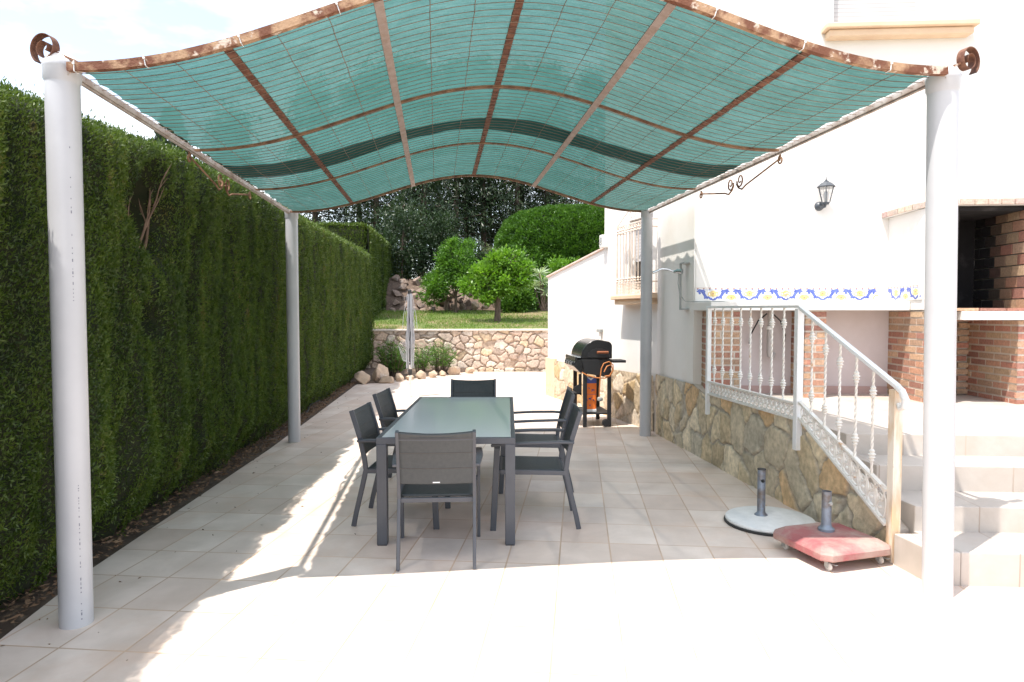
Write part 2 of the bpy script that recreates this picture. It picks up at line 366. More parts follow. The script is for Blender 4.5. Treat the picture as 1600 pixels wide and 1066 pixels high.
# ---------------------------------------------------------------- ground, floors
def edgeX(Y): return float(np.interp(Y, [-3, 3.5, 4.5, 8.3, 15.7], [-2.13, -2.13, -2.15, -1.95, -1.77]))
MB().add([(-150, -80, -.06), (150, -80, -.06), (150, 180, -.06), (-150, 180, -.06)], [(0, 1, 2, 3)]).build('ground', 'ground')['kind'] = 'structure'
ys = [-3, 0, 3.5, 4.5, 6, 8.3, 12, 15.75]
poly = [(edgeX(y), y) for y in ys] + [(-1.3, 15.9), (-.75, 17.1), (.2, 18.2), (1.0, 18.72), (6.5, 18.2), (6.5, 13), (3.4, 8.5), (3.4, 7.2), (9, 6), (9, -3)]
MB().prism(poly[::-1] if False else poly, -.05, 0).build('patio_floor', 'tile')['kind'] = 'structure'
def soil_fn(u, v):
    Y = -3 + v * 22; X = -5 + u * (edgeX(min(Y, 15.75)) + 5.01)
    return (X, Y, -.03 + .05 * (noise.noise(Vector((X * 2, Y * 2, 0))) + .2) + max(0, -2.5 - X) * .05)
MB().grid(soil_fn, 24, 160).build('planting_strip', 'soil', smooth=True)['kind'] = 'structure'
MB().grid(lambda u, v: (-2.4 + u * 3.8, 15.6 + v * 3.1, (.03 + .1 * v + .04 * noise.noise(Vector((u * 9, v * 9, 3))) if (15.6 + v * 3.1) > 15.9 + max(0, (-2.4 + u * 3.8) + 1.4) * 1.25 else -.03)), 40, 30).build('planting_bed', 'soil', smooth=True)['kind'] = 'structure'
def lawnz(X, Y):
    return 1.14 + max(0, Y - 18.9) * .13 + .03 * noise.noise(Vector((X, Y, 0)))
MB().grid(lambda u, v: (-2.3 + u * 11, 18.85 + v * 4.4, lawnz(-2.3 + u * 11, 18.85 + v * 4.4)), 44, 20).build('lawn', 'lawn', smooth=True)['kind'] = 'structure'
def bankz(X, Y):
    k = float(np.interp(X, [.6, 1.8], [.62, .36])); return min(2.9 if X < 1.8 else 3.2, 1.66 + (Y - 23.1) * k) + .22 * noise.noise(Vector((X * .8, Y * .8, 1)))
MB().grid(lambda u, v: (-14 + u * 34, 23.1 + v * 26, (bankz(-14 + u * 34, 23.1 + v * 26) if v > 0 else 1.5)), 60, 50).build('garden_bank', 'soil', smooth=True)['kind'] = 'structure'
MB().box((-8.3, 21, .5), (12, 4.4, 1.3)).build('garden_terrain', 'ground')['kind'] = 'structure'

# grass blades
n = 26000; gx = RNG.uniform(-2, 8.5, n); gy = 18.95 + 4.1 * RNG.random(n)
keep = (vnoise(np.stack([gx * .7, gy * .7, gx * 0], 1), 3, 3) < .56) | (RNG.random(n) < .25); gx = gx[keep]; gy = gy[keep]
gz = 1.14 + (gy - 18.9) * .13 + .0
o = leaves('grass', np.stack([gx, gy, gz], 1), np.stack([RNG.normal(0, .4, len(gx)), RNG.normal(0, .4, len(gx)), np.ones(len(gx))], 1), RNG.uniform(.04, .09, len(gx)), .012, 'grass'); tag(o, 'short patchy green and brown grass of the raised lawn', 'grass', kind='stuff')
n = 5000; ly = RNG.uniform(2, 18, n); lx = np.array([edgeX(y) for y in ly]) - RNG.exponential(.22, n) - .02
o = leaves('leaf_litter', np.stack([lx, ly, np.full(n, .02) + RNG.uniform(0, .02, n)], 1), RNG.normal(size=(n, 3)) * (1, 1, .15), RNG.uniform(.02, .06, n), RNG.uniform(.008, .02, n), 'litter'); tag(o, 'dry brown leaf litter on the soil strip below the hedge', 'leaf litter', kind='stuff')

n = 90; ly = RNG.uniform(2.2, 14, n); lx = np.array([edgeX(y) for y in ly]) + RNG.exponential(.45, n)
o = leaves('scattered_leaves', np.stack([lx, ly, np.full(n, .004)], 1), RNG.normal(size=(n, 3)) * (1, 1, .05), RNG.uniform(.012, .035, n), RNG.uniform(.006, .012, n), 'litter'); tag(o, 'tiny dry leaves scattered on the tiles beside the hedge', 'leaf litter', kind='stuff')
# ---------------------------------------------------------------- hedges
def hedge(nm, label, faceX, topZ, Y0, Y1, zb, thick, dens, seed, hollow=None, lsz=1.0, frontface=True, trunks=True):
    t = thing(nm, label, 'hedge', (faceX(Y0) - thick / 2, (Y0 + Y1) / 2, 0))
    rng = np.random.default_rng(seed)
    fx = np.vectorize(faceX); tz = np.vectorize(topZ)
    def relief(Y, Z):
        P = np.stack([Y * 2.6, Z * .55, Y * 0 + seed], 1); a = vnoise(P, seed, 2) - .5
        col = np.abs(np.sin((Y + .12 * np.sin(Z * 1.7)) * PI / .62)) ** .6
        b = vnoise(np.stack([Y * 9, Z * 5, Y * 0], 1), seed + 5, 2) - .5
        g = vnoise(np.stack([Y * 5.5, Z * .8, Y * 0 + 3], 1), seed + 8, 2)
        r = .20 * a + .07 * (col - .7) + .08 * b - .10 * np.clip(g - .63, 0, 1) / .15
        r = r - np.clip(.42 - (Z - zb), 0, 1) * .52 * (.5 + 1.0 * vnoise(np.stack([Y * 3, Z * 2, Y * 0 + 9], 1), 4, 2))
        if hollow:
            for hy, hz, ry, rz_ in hollow:
                d = ((Y - hy) / ry) ** 2 + ((Z - hz) / rz_) ** 2; d = d * (.45 + 1.1 * vnoise(np.stack([Y * 6, Z * 5, Y * 0], 1), 21, 3)); r = r - .60 * np.exp(-d ** 2 * .9)
        return r
    def topn(X, Y): return .06 * (vnoise(np.stack([X * 2, Y * 1.2, Y * 0], 1), seed + 2, 3) - .5) + .018 * (np.abs(np.sin(Y * PI / 1.15 + seed)) - .6)
    # core surface (front face rolled over the top)
    nu, nv = int((Y1 - Y0) / .06), 70
    U, Vv = np.meshgrid(np.linspace(0, 1, nu + 1), np.linspace(0, 1, nv + 1)); Y = (Y0 + U * (Y1 - Y0)).ravel(); v = Vv.ravel()
    ft = fx(Y); tt = tz(Y)
    def surf(Y, v, ft, tt, inset):
        H = tt - zb; rr = .16; fz = .72
        front = v <= fz
        Z = np.where(front, zb + v / fz * H, tt); s = (v - fz) / (1 - fz)
        rl = relief(Y, Z)
        edge = np.clip((Z - (tt - rr)) / rr, 0, 1)
        rl = rl * (1 - .92 * edge); X = np.where(front, ft + rl - edge ** 2.5 * .10, ft - .10 - s * (thick - .1))
        Z = np.where(front, Z - edge ** 3 * .02, tt) + np.where(front, edge, 1) * topn(X, Y)
        return np.stack([X - inset * front, Y, Z - inset * (~front)], 1), front
    P, _ = surf(Y, v, ft, tt, .05)
    idx = np.arange((nu + 1) * (nv + 1)).reshape(nv + 1, nu + 1)
    F = np.stack([idx[:-1, :-1], idx[:-1, 1:], idx[1:, 1:], idx[1:, :-1]], -1).reshape(-1, 4)
    V = [P]; Fs = [F]; base = len(P)
    # end caps + back
    for yy in (Y0 + .02, Y1 - .02):
        V.append(np.array([(faceX(yy) - .12, yy, zb + .3), (faceX(yy) - thick, yy, zb), (faceX(yy) - thick, yy, topZ(yy) - .06), (faceX(yy) - .15, yy, topZ(yy) - .06)])); Fs.append(np.arange(base, base + 4)[None]); base += 4
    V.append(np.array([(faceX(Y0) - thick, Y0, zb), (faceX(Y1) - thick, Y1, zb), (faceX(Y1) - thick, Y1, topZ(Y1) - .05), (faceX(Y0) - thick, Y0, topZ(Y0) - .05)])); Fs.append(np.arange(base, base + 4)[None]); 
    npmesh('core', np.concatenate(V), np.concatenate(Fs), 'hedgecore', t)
    # sprays
    PP = []; DD = []; LL = []
    nseg = 14; ye = np.linspace(Y0, Y1, nseg + 1)
    for a, b in zip(ye[:-1], ye[1:]):
        ym = (a + b) / 2; ds = dens(ym); k = int((b - a) * 4.2 * ds)
        Yr = rng.uniform(a, b, k); vr = rng.random(k); Pn, fr = surf(Yr, vr, fx(Yr), tz(Yr), 0)
        keep = np.ones(k, bool)
        if hollow:
            for hy, hz, ry, rz_ in hollow:
                d = ((Yr - hy) / ry) ** 2 + ((Pn[:, 2] - hz) / rz_) ** 2; d = d * (.45 + 1.1 * vnoise(np.stack([Yr * 6, Pn[:, 2] * 5, Yr * 0], 1), 21, 3)); keep &= ~((d < 1.1) & (rng.random(k) < .95))
        keep &= ~((Pn[:, 2] < zb + .3) & (rng.random(k) < (zb + .34 - Pn[:, 2]) * 2.6))
        Pn = Pn[keep]; fr = fr[keep]; k = len(Pn)
        Dn = np.where(fr[:, None], np.array([[.55, 0, .75]]), np.array([[0.1, 0, 1.]])) + rng.normal(0, .42, (k, 3))
        hang = fr & (rng.random(k) < .25); Dn[hang, 2] *= -.5
        stray = rng.random(k) < np.where(fr, .012, .03); Pn = Pn + nrm(Dn) * np.where(stray, rng.uniform(.02, .07, k), rng.uniform(-.05, .012, k))[:, None]
        PP.append(Pn); DD.append(Dn); LL.append(rng.uniform(.7, 1.3, k) * lsz * (.0225 + .0022 * max(0, ym - 3)))
    # tall stray shoots along the top edge
    if frontface:
        k = int(2600 * thick); a = rng.random(k); Zr = zb + .3 + rng.random(k) * (topZ(Y0) - zb - .3)
        for yy, sg in ((Y0, -1), (Y1, 1)):
            Pn = np.stack([faceX(yy) - .05 - a * (thick - .1), np.full(k, yy), Zr], 1); Pn[:, 1] += sg * .06 * vnoise(Pn * 3, seed, 2)
            PP.append(Pn); DD.append(np.array([[0, sg * .6, .8]]) + rng.normal(0, .4, (k, 3))); LL.append(rng.uniform(.05, .09, k) * lsz)
    P = np.concatenate(PP); D = np.concatenate(DD); ln = np.concatenate(LL)
    leaves('foliage', P, D, ln, ln * .28, 'hedge', t, .12, rng)
    if trunks:
        y = Y0 + .3
        while y < min(Y1, 14):
            x = faceX(y) - .34 - random.uniform(0, .12); r0 = random.uniform(.035, .06); mb = MB()
            mb.tube([(x + random.uniform(-.02, .02), y + random.uniform(-.02, .02), -.05), (x, y, .3), (x - .02, y + random.uniform(-.05, .05), .7)], [r0 * 1.25, r0, r0 * .8], 9)
            for _ in range(3):
                a = random.uniform(-1, 1); mb.tube([(x, y, .12 + random.random() * .2), (x + .12, y + a * .12, .2 + random.random() * .15), (x + .22, y + a * .25, .36 + random.random() * .2)], [.012, .008, .004], 5)
            mb.build('trunk', 'bark', t, smooth=True); y += random.uniform(.5, .72)
    return t
hX = lambda Y: float(np.interp(Y, [0, 3, 5, 9.5, 14, 18.8], [-2.24, -2.17, -2.11, -1.97, -1.86, -1.72]))
hZ = lambda Y: float(np.interp(Y, [0, 3.3, 4, 6, 9.5, 13, 18.8], [2.66, 2.74, 2.80, 2.97, 3.06, 3.12, 3.22]))
H1 = hedge('clipped_hedge', 'long tall clipped cypress hedge along the left edge of the patio', hX, hZ, .6, 18.75, 0.0, 1.15,
      lambda y: float(np.interp(y, [1, 3, 6, 10, 18], [900, 15000, 11500, 6200, 3200])), 3, hollow=[(5.62, 2.36, .30, .36), (5.15, 2.50, .13, .17), (5.4, 1.55, .16, .12), (3.3, .75, .25, .25)])
mb = MB(); rr = random.Random(5)
def twig(p, d, l, r0, depth):
    q = [Vector(p)]; d = Vector(d).normalized()
    for i in range(4): d = (d + Vector((rr.uniform(-.1, .1), rr.uniform(-.22, .22), rr.uniform(-.05, .15)))).normalized(); q.append(q[-1] + d * l / 4)
    mb.tube(q, [r0, r0 * .85, r0 * .7, r0 * .55, r0 * .3], 6)
    if depth:
        for k in (2, 3, 4): twig(q[k], (d + Vector((rr.uniform(0, .25), rr.uniform(-.8, .8), .3))), l * rr.uniform(.4, .6), r0 * .5, depth - 1)
for (yy, zz, ll) in ((5.6, 2.02, .46), (5.75, 2.1, .36), (5.2, 2.3, .33), (5.5, 2.05, .3)): twig((-2.30, yy, zz), (.12, rr.uniform(-.15, .15), 1), ll, .014, 2)
part(mb.build('bare_branches', 'twig', H1, smooth=True), 'bare dead branches in the bald hollow of the hedge')
hedge('clipped_hedge', 'taller clipped cypress hedge on the upper lawn behind the first hedge', lambda Y: float(np.interp(Y, [20.4, 33], [-1.95, -1.18])),
      lambda Y: float(np.interp(Y, [20.4, 22, 26, 33], [4.22, 4.22, 4.15, 4.3])), 20.6, 33, 1.12, 1.9, lambda y: 2200, 9, lsz=1.25, trunks=False)

# ---------------------------------------------------------------- stone walls
def stonewall(nm, parent, P0, d, nrmv, length, hfn, cell, palette, mortar, seed, step=.012, depth=.03, asp=1.0, z0=-.02):
    rng = np.random.default_rng(seed); Hm = max(hfn(0), hfn(length), hfn(length / 2)) - z0
    nx, nz = max(2, int(length / cell)), max(2, int(Hm / (cell * asp)))
    gx, gz = np.meshgrid(np.arange(-1, nx + 2), np.arange(-1, nz + 2)); gx = gx.ravel() + .5 * (gz.ravel() % 2); gz = gz.ravel()
    sx = (gx + rng.uniform(-.62, .62, gx.size)) * length / nx; sz = (gz + rng.uniform(-.42, .42, gz.size)) * Hm / nz + z0
    nU = int(length / step); nV = int(Hm / step)
    u, v = np.meshgrid(np.linspace(0, length, nU + 1), np.linspace(0, 1, nV + 1)); u = u.ravel(); v = v.ravel()
    h = np.array([hfn(x) for x in np.linspace(0, length, nU + 1)]); z = z0 + v * (np.interp(u, np.linspace(0, length, nU + 1), h) - z0)
    wx = u + .11 * (vnoise(np.stack([u * 7, z * 7, u * 0], 1), seed, 3) - .5) * cell / .2; wz = z + .11 * (vnoise(np.stack([u * 7, z * 7, u * 0 + 7], 1), seed, 3) - .5) * cell / .2
    d2 = np.empty((len(u), 3)); ids = np.empty(len(u), int)
    f1 = np.full(len(u), 9.); f2 = np.full(len(u), 9.); ids = np.zeros(len(u), int)
    for k in range(len(sx)):
        dd = np.hypot(wx - sx[k], (wz - sz[k]) / asp); m1 = dd < f1
        f2 = np.where(m1, f1, np.minimum(f2, dd)); ids = np.where(m1, k, ids); f1 = np.where(m1, dd, f1)
    e = (f2 - f1) / cell; s = np.clip((e - .035) / .09, 0, 1); s = s * s * (3 - 2 * s)
    nz_ = vnoise(np.stack([u * 9, z * 9, u * 0], 1), seed + 3, 3) - .5
    lift = rng.uniform(.6, 1.3, len(sx)); off = s * depth * lift[ids] + nz_ * .014
    pal = np.array(palette); pc = pal[rng.integers(0, len(pal), len(sx))] * rng.uniform(.85, 1.12, (len(sx), 1))
    colr = np.array(mortar)[None] * (1 - s[:, None]) + pc[ids] * s[:, None] * (1 + .5 * nz_[:, None])
    d = np.array(d); nn = np.array(nrmv); P = np.array(P0)[None, :2] + u[:, None] * d[None] + off[:, None] * nn[None]
    idx = np.arange((nU + 1) * (nV + 1)).reshape(nV + 1, nU + 1); F = np.stack([idx[:-1, :-1], idx[:-1, 1:], idx[1:, 1:], idx[1:, :-1]], -1).reshape(-1, 4)
    return npmesh(nm, np.column_stack([P, z]), F, 'stone', parent, True, np.clip(colr, 0, 1))
PALW0 = [(.50, .44, .31), (.46, .42, .32), (.54, .48, .35), (.40, .38, .31), (.50, .37, .22), (.57, .52, .40), (.48, .41, .28), (.43, .41, .35), (.52, .47, .36)]
PALW = [(a * 1.22, b * 1.14, c * 1.08) for a, b, c in PALW0]
def hw(s):   # s runs from far (Y 8.75) to near (Y 4.1)
    Y = 8.78 - s
    return float(np.interp(Y, [4.08, 5.12, 5.2, 7.0, 7.06, 7.5, 8.8], [.20, .735, .745, .765, .70, .795, .795]))
t = thing('stone_wall', 'low rough stone base wall under the railing and terrace', 'stone wall', (3.02, 6.4, 0))
stonewall('stone_facing', t, (2.93, 8.78), (0, -1), (-1, 0), 4.70, hw, .235, PALW, (.42, .37, .30), 4, .011, .021, 1.25)
mb = MB(); pr = [(8.78, -.02), (4.08, -.02)] + [(8.78 - s, hw(s) - .004) for s in np.linspace(4.70, 0, 60)]
k = len(pr); mb.add([(2.935, y, z) for y, z in pr] + [(3.06, y, z) for y, z in pr], [tuple(range(k)), tuple(range(k, 2 * k))[::-1]] + [(i, (i + 1) % k, k + (i + 1) % k, k + i) for i in range(k)])
mb.build('masonry', 'mortar', t)

RET0 = (-2.9, 18.75); 
t = thing('retaining_wall', 'pinkish rubble stone retaining wall holding up the lawn', 'retaining wall', (1.8, 18.9, 0))
PALR = [(.58, .44, .33), (.52, .42, .34), (.62, .52, .43), (.46, .36, .29), (.60, .47, .32), (.50, .38, .30), (.66, .57, .48)]
stonewall('stone_facing', t, RET0, (1, 0), (0, -1), 9.5, lambda s: 1.13, .25, PALR, (.44, .34, .26), 8, .02, .055, .76)
MB().box((1.85, 18.96, .54), (9.5, .40, 1.14)).build('masonry', 'mortar', t)
MB().box((1.85, 18.90, 1.145), (9.54, .46, .05)).build('coping', 'mortar', t, bevel=.008)

# ---------------------------------------------------------------- rocks
def rock(x, y, z, sx, sy, sz, seed, label, mat='rock', group='rocks edging the planting bed'):
    rs = np.random.default_rng(seed); import bmesh
    bm = bmesh.new(); bmesh.ops.create_icosphere(bm, subdivisions=4, radius=1)
    planes = [(Vector(rs.normal(size=3)).normalized(), rs.uniform(.34, .66)) for _ in range(16)]
    for v in bm.verts:
        p = v.co.copy()
        for nv, dd in planes:
            k = p.dot(nv)
            if k > dd: p -= nv * (k - dd) * .9
        p += p.normalized() * (.05 * noise.noise(p * 2.4 + Vector((seed, 0, 0))) + .04 * noise.noise(p * 7))
        v.co = Vector((p.x * sx, p.y * sy, max(p.z * sz, -sz * .5)))
    me = bpy.data.meshes.new('rock'); bm.to_mesh(me); bm.free(); me.materials.append(M[mat])
    me.polygons.foreach_set('use_smooth', [True] * len(me.polygons)); me.set_sharp_from_angle(angle=R(22))
    o = bpy.data.objects.new('rock', me); COL.objects.link(o); o.location = (x, y, z); o.rotation_euler = (0, 0, rs.uniform(0, 6))
    return tag(o, label, 'rock', group)
BR = [(-1.62, 15.75, .30, .22, .22, 'large pale rock at the hedge end of the planting bed'), (-1.30, 16.05, .36, .25, .34, 'tallest slanted ochre rock of the bed edge'), (-1.12, 15.9, .20, .16, .15, 'low rock in front of the dark green bed plant'),
      (-.86, 16.25, .17, .14, .16, 'rounded rock just left of the rotary dryer pole'), (-.60, 16.5, .14, .13, .16, 'small pale rock seen beside the dryer pole'), (-.36, 16.85, .18, .14, .17, 'rock just right of the rotary dryer pole'),
      (-.08, 17.2, .20, .15, .16, 'grey rock before the light green bed plant'), (.18, 17.5, .18, .14, .14, 'low rock right of the light green bed plant'), (.50, 17.85, .30, .2, .30, 'big orange tinted rock against the retaining wall'),
      (.92, 18.25, .22, .16, .18, 'last rock at the right tip of the planting bed'), (-1.72, 16.5, .24, .2, .16, 'rock half buried in leaf litter behind the others')]
for i, (x, y, sx, sy, sz, lb) in enumerate(BR): rock(x, y, sz * .38, sx, sy, sz, 20 + i, lb)
# rock bank behind the lawn
k = 0; LB = ['reddish boulder in the dark rock face left of the garden trees', 'grey boulder of the rock bank behind the lawn', 'pale rock in the low row behind the citrus tree']
for row in range(5):
    for j in range(8):
        x = -1.35 + j * .33 + random.uniform(-.1, .1) + (row % 2) * .16; y = 23.15 + row * .40 + random.uniform(-.1, .1)
        sc_ = random.uniform(.8, 1.3); rock(x, y, bankz(x, y) + .04, .25 * sc_, .20 * sc_, .21 * sc_ * random.uniform(.8, 1.2), 60 + k, 'brown boulder of the rock bank at the left back of the lawn', 'darkrock', 'boulders of the rock bank behind the lawn'); k += 1
for j in range(6):
    rock(1.35 + j * .36, 23.3 + random.uniform(-.1, .1), 1.78 + random.uniform(0, .1), random.uniform(.2, .34), .22, random.uniform(.14, .24), 130 + j, 'pale rock of the low row behind the citrus trunk', 'rock', 'pale rocks at the back of the lawn')

# ---------------------------------------------------------------- plants
def plant_bed(nm, label, x, y, z, r, h, nst, mat, seed, ll=.16, lw=.02):
    t = thing(nm, label, 'plant', (x, y, z)); rng = np.random.default_rng(seed); mb = MB(); P = []; D = []
    for i in range(nst):
        a = rng.uniform(0, 2 * PI); q = r * math.sqrt(rng.random()); hh = h * rng.uniform(.55, 1) * (1 - .3 * q / r)
        b0 = Vector((x + math.cos(a) * q * .4, y + math.sin(a) * q * .4, z)); tp = Vector((x + math.cos(a) * q, y + math.sin(a) * q, z + hh))
        mb.tube([b0, (b0 + tp) / 2 + Vector((0, 0, .04)), tp], [.006, .005, .003], 4)
        for s in np.linspace(.25, 1, 16):
            p = b0.lerp(tp, s); aa = rng.uniform(0, 2 * PI); P.append(p); D.append((math.cos(aa), math.sin(aa), rng.uniform(-.1, .9)))
    mb.build('stem', 'bark', t); leaves('foliage', np.array([tuple(p) for p in P]), np.array(D), rng.uniform(.6, 1.2, len(P)) * ll, lw, mat, t, .2, rng)
plant_bed('leafy_plant', 'dark green bushy plant left of the rotary dryer in the bed', -1.02, 16.9, .05, .42, 1.05, 80, 'bush', 31)
plant_bed('leafy_plant', 'light green airy plant right of the rotary dryer in the bed', .12, 17.9, .08, .42, .95, 60, 'young', 32, .18, .014)
plant_bed('leafy_plant', 'pale green thin leaved plant just behind the dryer pole', -.38, 17.6, .08, .30, .85, 34, 'young', 33, .2, .014)

def tree(nm, label, cat, base, h, blobs, nleaf, ll, lw, leafm, trunk_r, seed, group=None, lean=(0, 0), branches=True, updir=.3, core=0):
    """blobs: list of (x,y,z,rx,ry,rz) relative to the base"""
    t = thing(nm, label, cat, base, 0, group); rng = np.random.default_rng(seed); bx, by, bz = base; mb = MB()
    z0 = min(b[2] - b[5] * .3 for b in blobs); fork = Vector((bx + lean[0] * .6, by + lean[1] * .6, bz + max(.15, z0)))
    mb.tube([(bx, by, bz - .1), (bx + lean[0] * .2, by, bz + (fork.z - bz) * .5), fork], [trunk_r * 1.35, trunk_r, trunk_r * .9], 10)
    P = []; D = []
    vol = [b[3] * b[4] * b[5] for b in blobs]; tv = sum(v ** .75 for v in vol)
    for b, vv in zip(blobs, vol):
        c = Vector((bx + b[0], by + b[1], bz + b[2])); mid = fork.lerp(c, .5) + Vector(rng.normal(0, .05, 3))
        mb.tube([fork, mid, c], [trunk_r * .6, trunk_r * .4, trunk_r * .15], 6)
        k = int(nleaf * vv ** .75 / tv); nc = max(6, int(k / 48))
        dirs = nrm(rng.normal(size=(nc, 3))); rad = rng.uniform(.3, 1.45, (nc, 1)) ** .6
        cc = dirs * rad * np.array([[b[3], b[4], b[5]]])
        for q in cc[: max(4, nc // 5)]:
            mb.tube([tuple(c), tuple(np.array(c) + q * .9)], [trunk_r * .14, trunk_r * .05], 4)
        ci = rng.integers(0, nc, k); sc = .10 * (b[3] + b[5]) / 2 + ll * .35
        off = rng.normal(0, sc, (k, 3)); pts = cc[ci] + off
        P.append(pts + np.array(c)); dd = nrm(pts) + rng.normal(0, .6, (k, 3)); dd[:, 2] += updir; D.append(dd)
    mb.build('trunk', 'bark', t, smooth=True); P = np.concatenate(P); D = np.concatenate(D)
    leaves('crown', P, D, rng.uniform(.7, 1.25, len(P)) * ll, rng.uniform(.8, 1.2, len(P)) * lw, leafm, t, .2, rng)
    return t
tree('citrus_tree', 'bright green citrus tree with a leaning dark trunk on the lawn', 'tree', (1.86, 20.5, 1.34), 2.2,
     [(-.38, 0, 1.42, .34, .3, .24), (.40, .05, 1.84, .40, .3, .22), (-.72, 0, 1.12, .30, .3, .20), (.12, -.1, 1.12, .30, .3, .24), (.66, 0, 1.32, .28, .3, .24), (-.05, .1, 1.80, .26, .25, .24), (-.42, -.1, .80, .26, .25, .15), (.05, 0, 1.45, .26, .25, .2), (.85, 0, 1.72, .18, .2, .14), (.5, -.1, .92, .18, .2, .12)],
     8200, .12, .06, 'citrus', .085, 41, lean=(.06, 0))
tree('young_tree', 'upright light green tree with thin grey trunk left of the citrus tree', 'tree', (.68, 22.6, 1.6), 2.3,
     [(0, 0, 1.75, .50, .4, .42), (.15, 0, 1.3, .72, .5, .36), (-.5, 0, .95, .50, .4, .34), (.6, 0, 1.0, .48, .4, .36), (-.15, 0, 2.15, .26, .24, .25), (.35, 0, 2.05, .2, .2, .3), (-.75, 0, .6, .36, .3, .25), (-.35, 0, 1.55, .3, .3, .3)],
     12000, .10, .042, 'young', .05, 42)
for (x, y, z, r, hh, m_, lb, s) in ((3.15, 23.6, 1.6, .65, 1.5, 'young', 'round green shrub with orange flowers right of the citrus tree', 51), (2.5, 24.2, 1.7, .6, 1.1, 'young', 'low bright shrub hidden behind the citrus crown', 52),
     (4.55, 24.4, 1.7, .7, 1.75, 'citrus', 'fresh green shrub below the clipped bush near the sloping wall', 53), (1.9, 25.6, 2.3, .62, 1.55, 'greyshrub', 'grey green drooping shrub between the two lawn trees', 54), (2.7, 22.9, 1.6, .5, .75, 'bush', 'dark low shrub at the foot of the bank', 55),
     (-1.2, 25.6, 2.6, .95, 3.0, 'conifer', 'dark shrub above the boulders next to the far hedge', 56), (.15, 25.9, 2.5, .9, 2.6, 'conifer', 'dark shrub above the boulders behind the young tree', 57), (1.2, 25.2, 2.2, .8, 1.9, 'conifer', 'dark shrub between the young tree and the grey green shrub', 58), (3.4, 25.8, 2.4, .9, 1.7, 'bush', 'green shrub behind the orange flowers', 59), (.15, 24.6, 2.2, .4, .8, 'young', 'small green shrub growing among the boulders', 60)):
    tree('garden_shrub', lb, 'shrub', (x, y, z), hh, [(0, 0, hh * .55, r, r * .8, hh * .42), (r * .5, -.1, hh * .4, r * .5, r * .5, hh * .32), (-r * .5, 0, hh * .42, r * .5, r * .5, hh * .34), (.1, 0, hh * .85, r * .45, r * .4, hh * .2)], 6500, .11, .035 if m_ == 'greyshrub' else .05, m_, .03, s)
t = [o for o in COL.objects if o.get('label', '').startswith('round green shrub with orange')][0]
for _ in range(7):
    mb = MB(); mb.lathe([(.001, -.02), (.045, 0), (.06, .03), (.001, .05)], (3.15 + random.uniform(-.25, .25), 23.1 + random.uniform(-.1, .1), 3.02 + random.uniform(-.12, .16)), 7); mb.build('flower', 'flower', t)
# pale sword-leaved plant
t = thing('sword_leaf_plant', 'pale spiky sword leaved plant beside the sloping garden wall', 'plant', (3.62, 22.9, 1.66)); P = []; D = []; mb = MB(); rg = np.random.default_rng(77)
for (dx, dz) in ((0, 1.0), (-.28, .85), (.32, .95), (.1, .65), (-.1, 1.3), (.55, .7)):
    c = (3.62 + dx, 22.9, 1.66 + dz); mb.tube([(3.62, 22.9, 1.6), (3.62 + dx * .6, 22.9, 1.66 + dz * .5), c], .03, 6)
    for _ in range(46): a = rg.uniform(0, 6.28); P.append(c); D.append((math.cos(a), math.sin(a), rg.uniform(-.5, 1.1)))
mb.build('stem', 'bark', t); leaves('foliage', np.array(P), np.array(D), rg.uniform(.28, .46, len(P)), .05, 'pale', t, .2, rg)
# big clipped bush
t = thing('clipped_bush', 'very large rounded clipped bright green bush behind the house wall', 'bush', (5.6, 27, 1.6))
rg = np.random.default_rng(88)
def sup(a, b, s=1.0):
    d = np.stack([np.cos(b) * np.cos(a), np.cos(b) * np.sin(a), np.sin(b)], 1); d = d / (np.sum(np.abs(d) ** 3.4, 1, keepdims=True) ** (1 / 3.4))
    return np.array([[5.9, 27.3, 3.35]]) + s * d * np.array([[3.5, 1.9, 2.5]])
A, B = np.meshgrid(np.linspace(0, 2 * PI, 90), np.linspace(-.9, PI / 2, 50)); V = sup(A.ravel(), B.ravel(), .955)
idx = np.arange(90 * 50).reshape(50, 90); npmesh('core', V, np.stack([idx[:-1, :-1], idx[:-1, 1:], idx[1:, 1:], idx[1:, :-1]], -1).reshape(-1, 4), 'bushcore', t)
k = 90000; a = rg.uniform(PI * .85, 2.15 * PI, k); b = np.arcsin(rg.uniform(-.4, 1, k)); P = sup(a, b); nn = nrm(P - np.array([[5.9, 27.3, 3.3]]))
P += nn * (.30 * (vnoise(P * 2.6, 3, 3) - .5) - .05)[:, None] + nn * rg.uniform(-.08, .03, (k, 1)); D = nn + rg.normal(0, .6, (k, 3)); D[:, 2] += .3
leaves('foliage', P, D, rg.uniform(.08, .14, k), .06, 'bush', t, .2, rg)

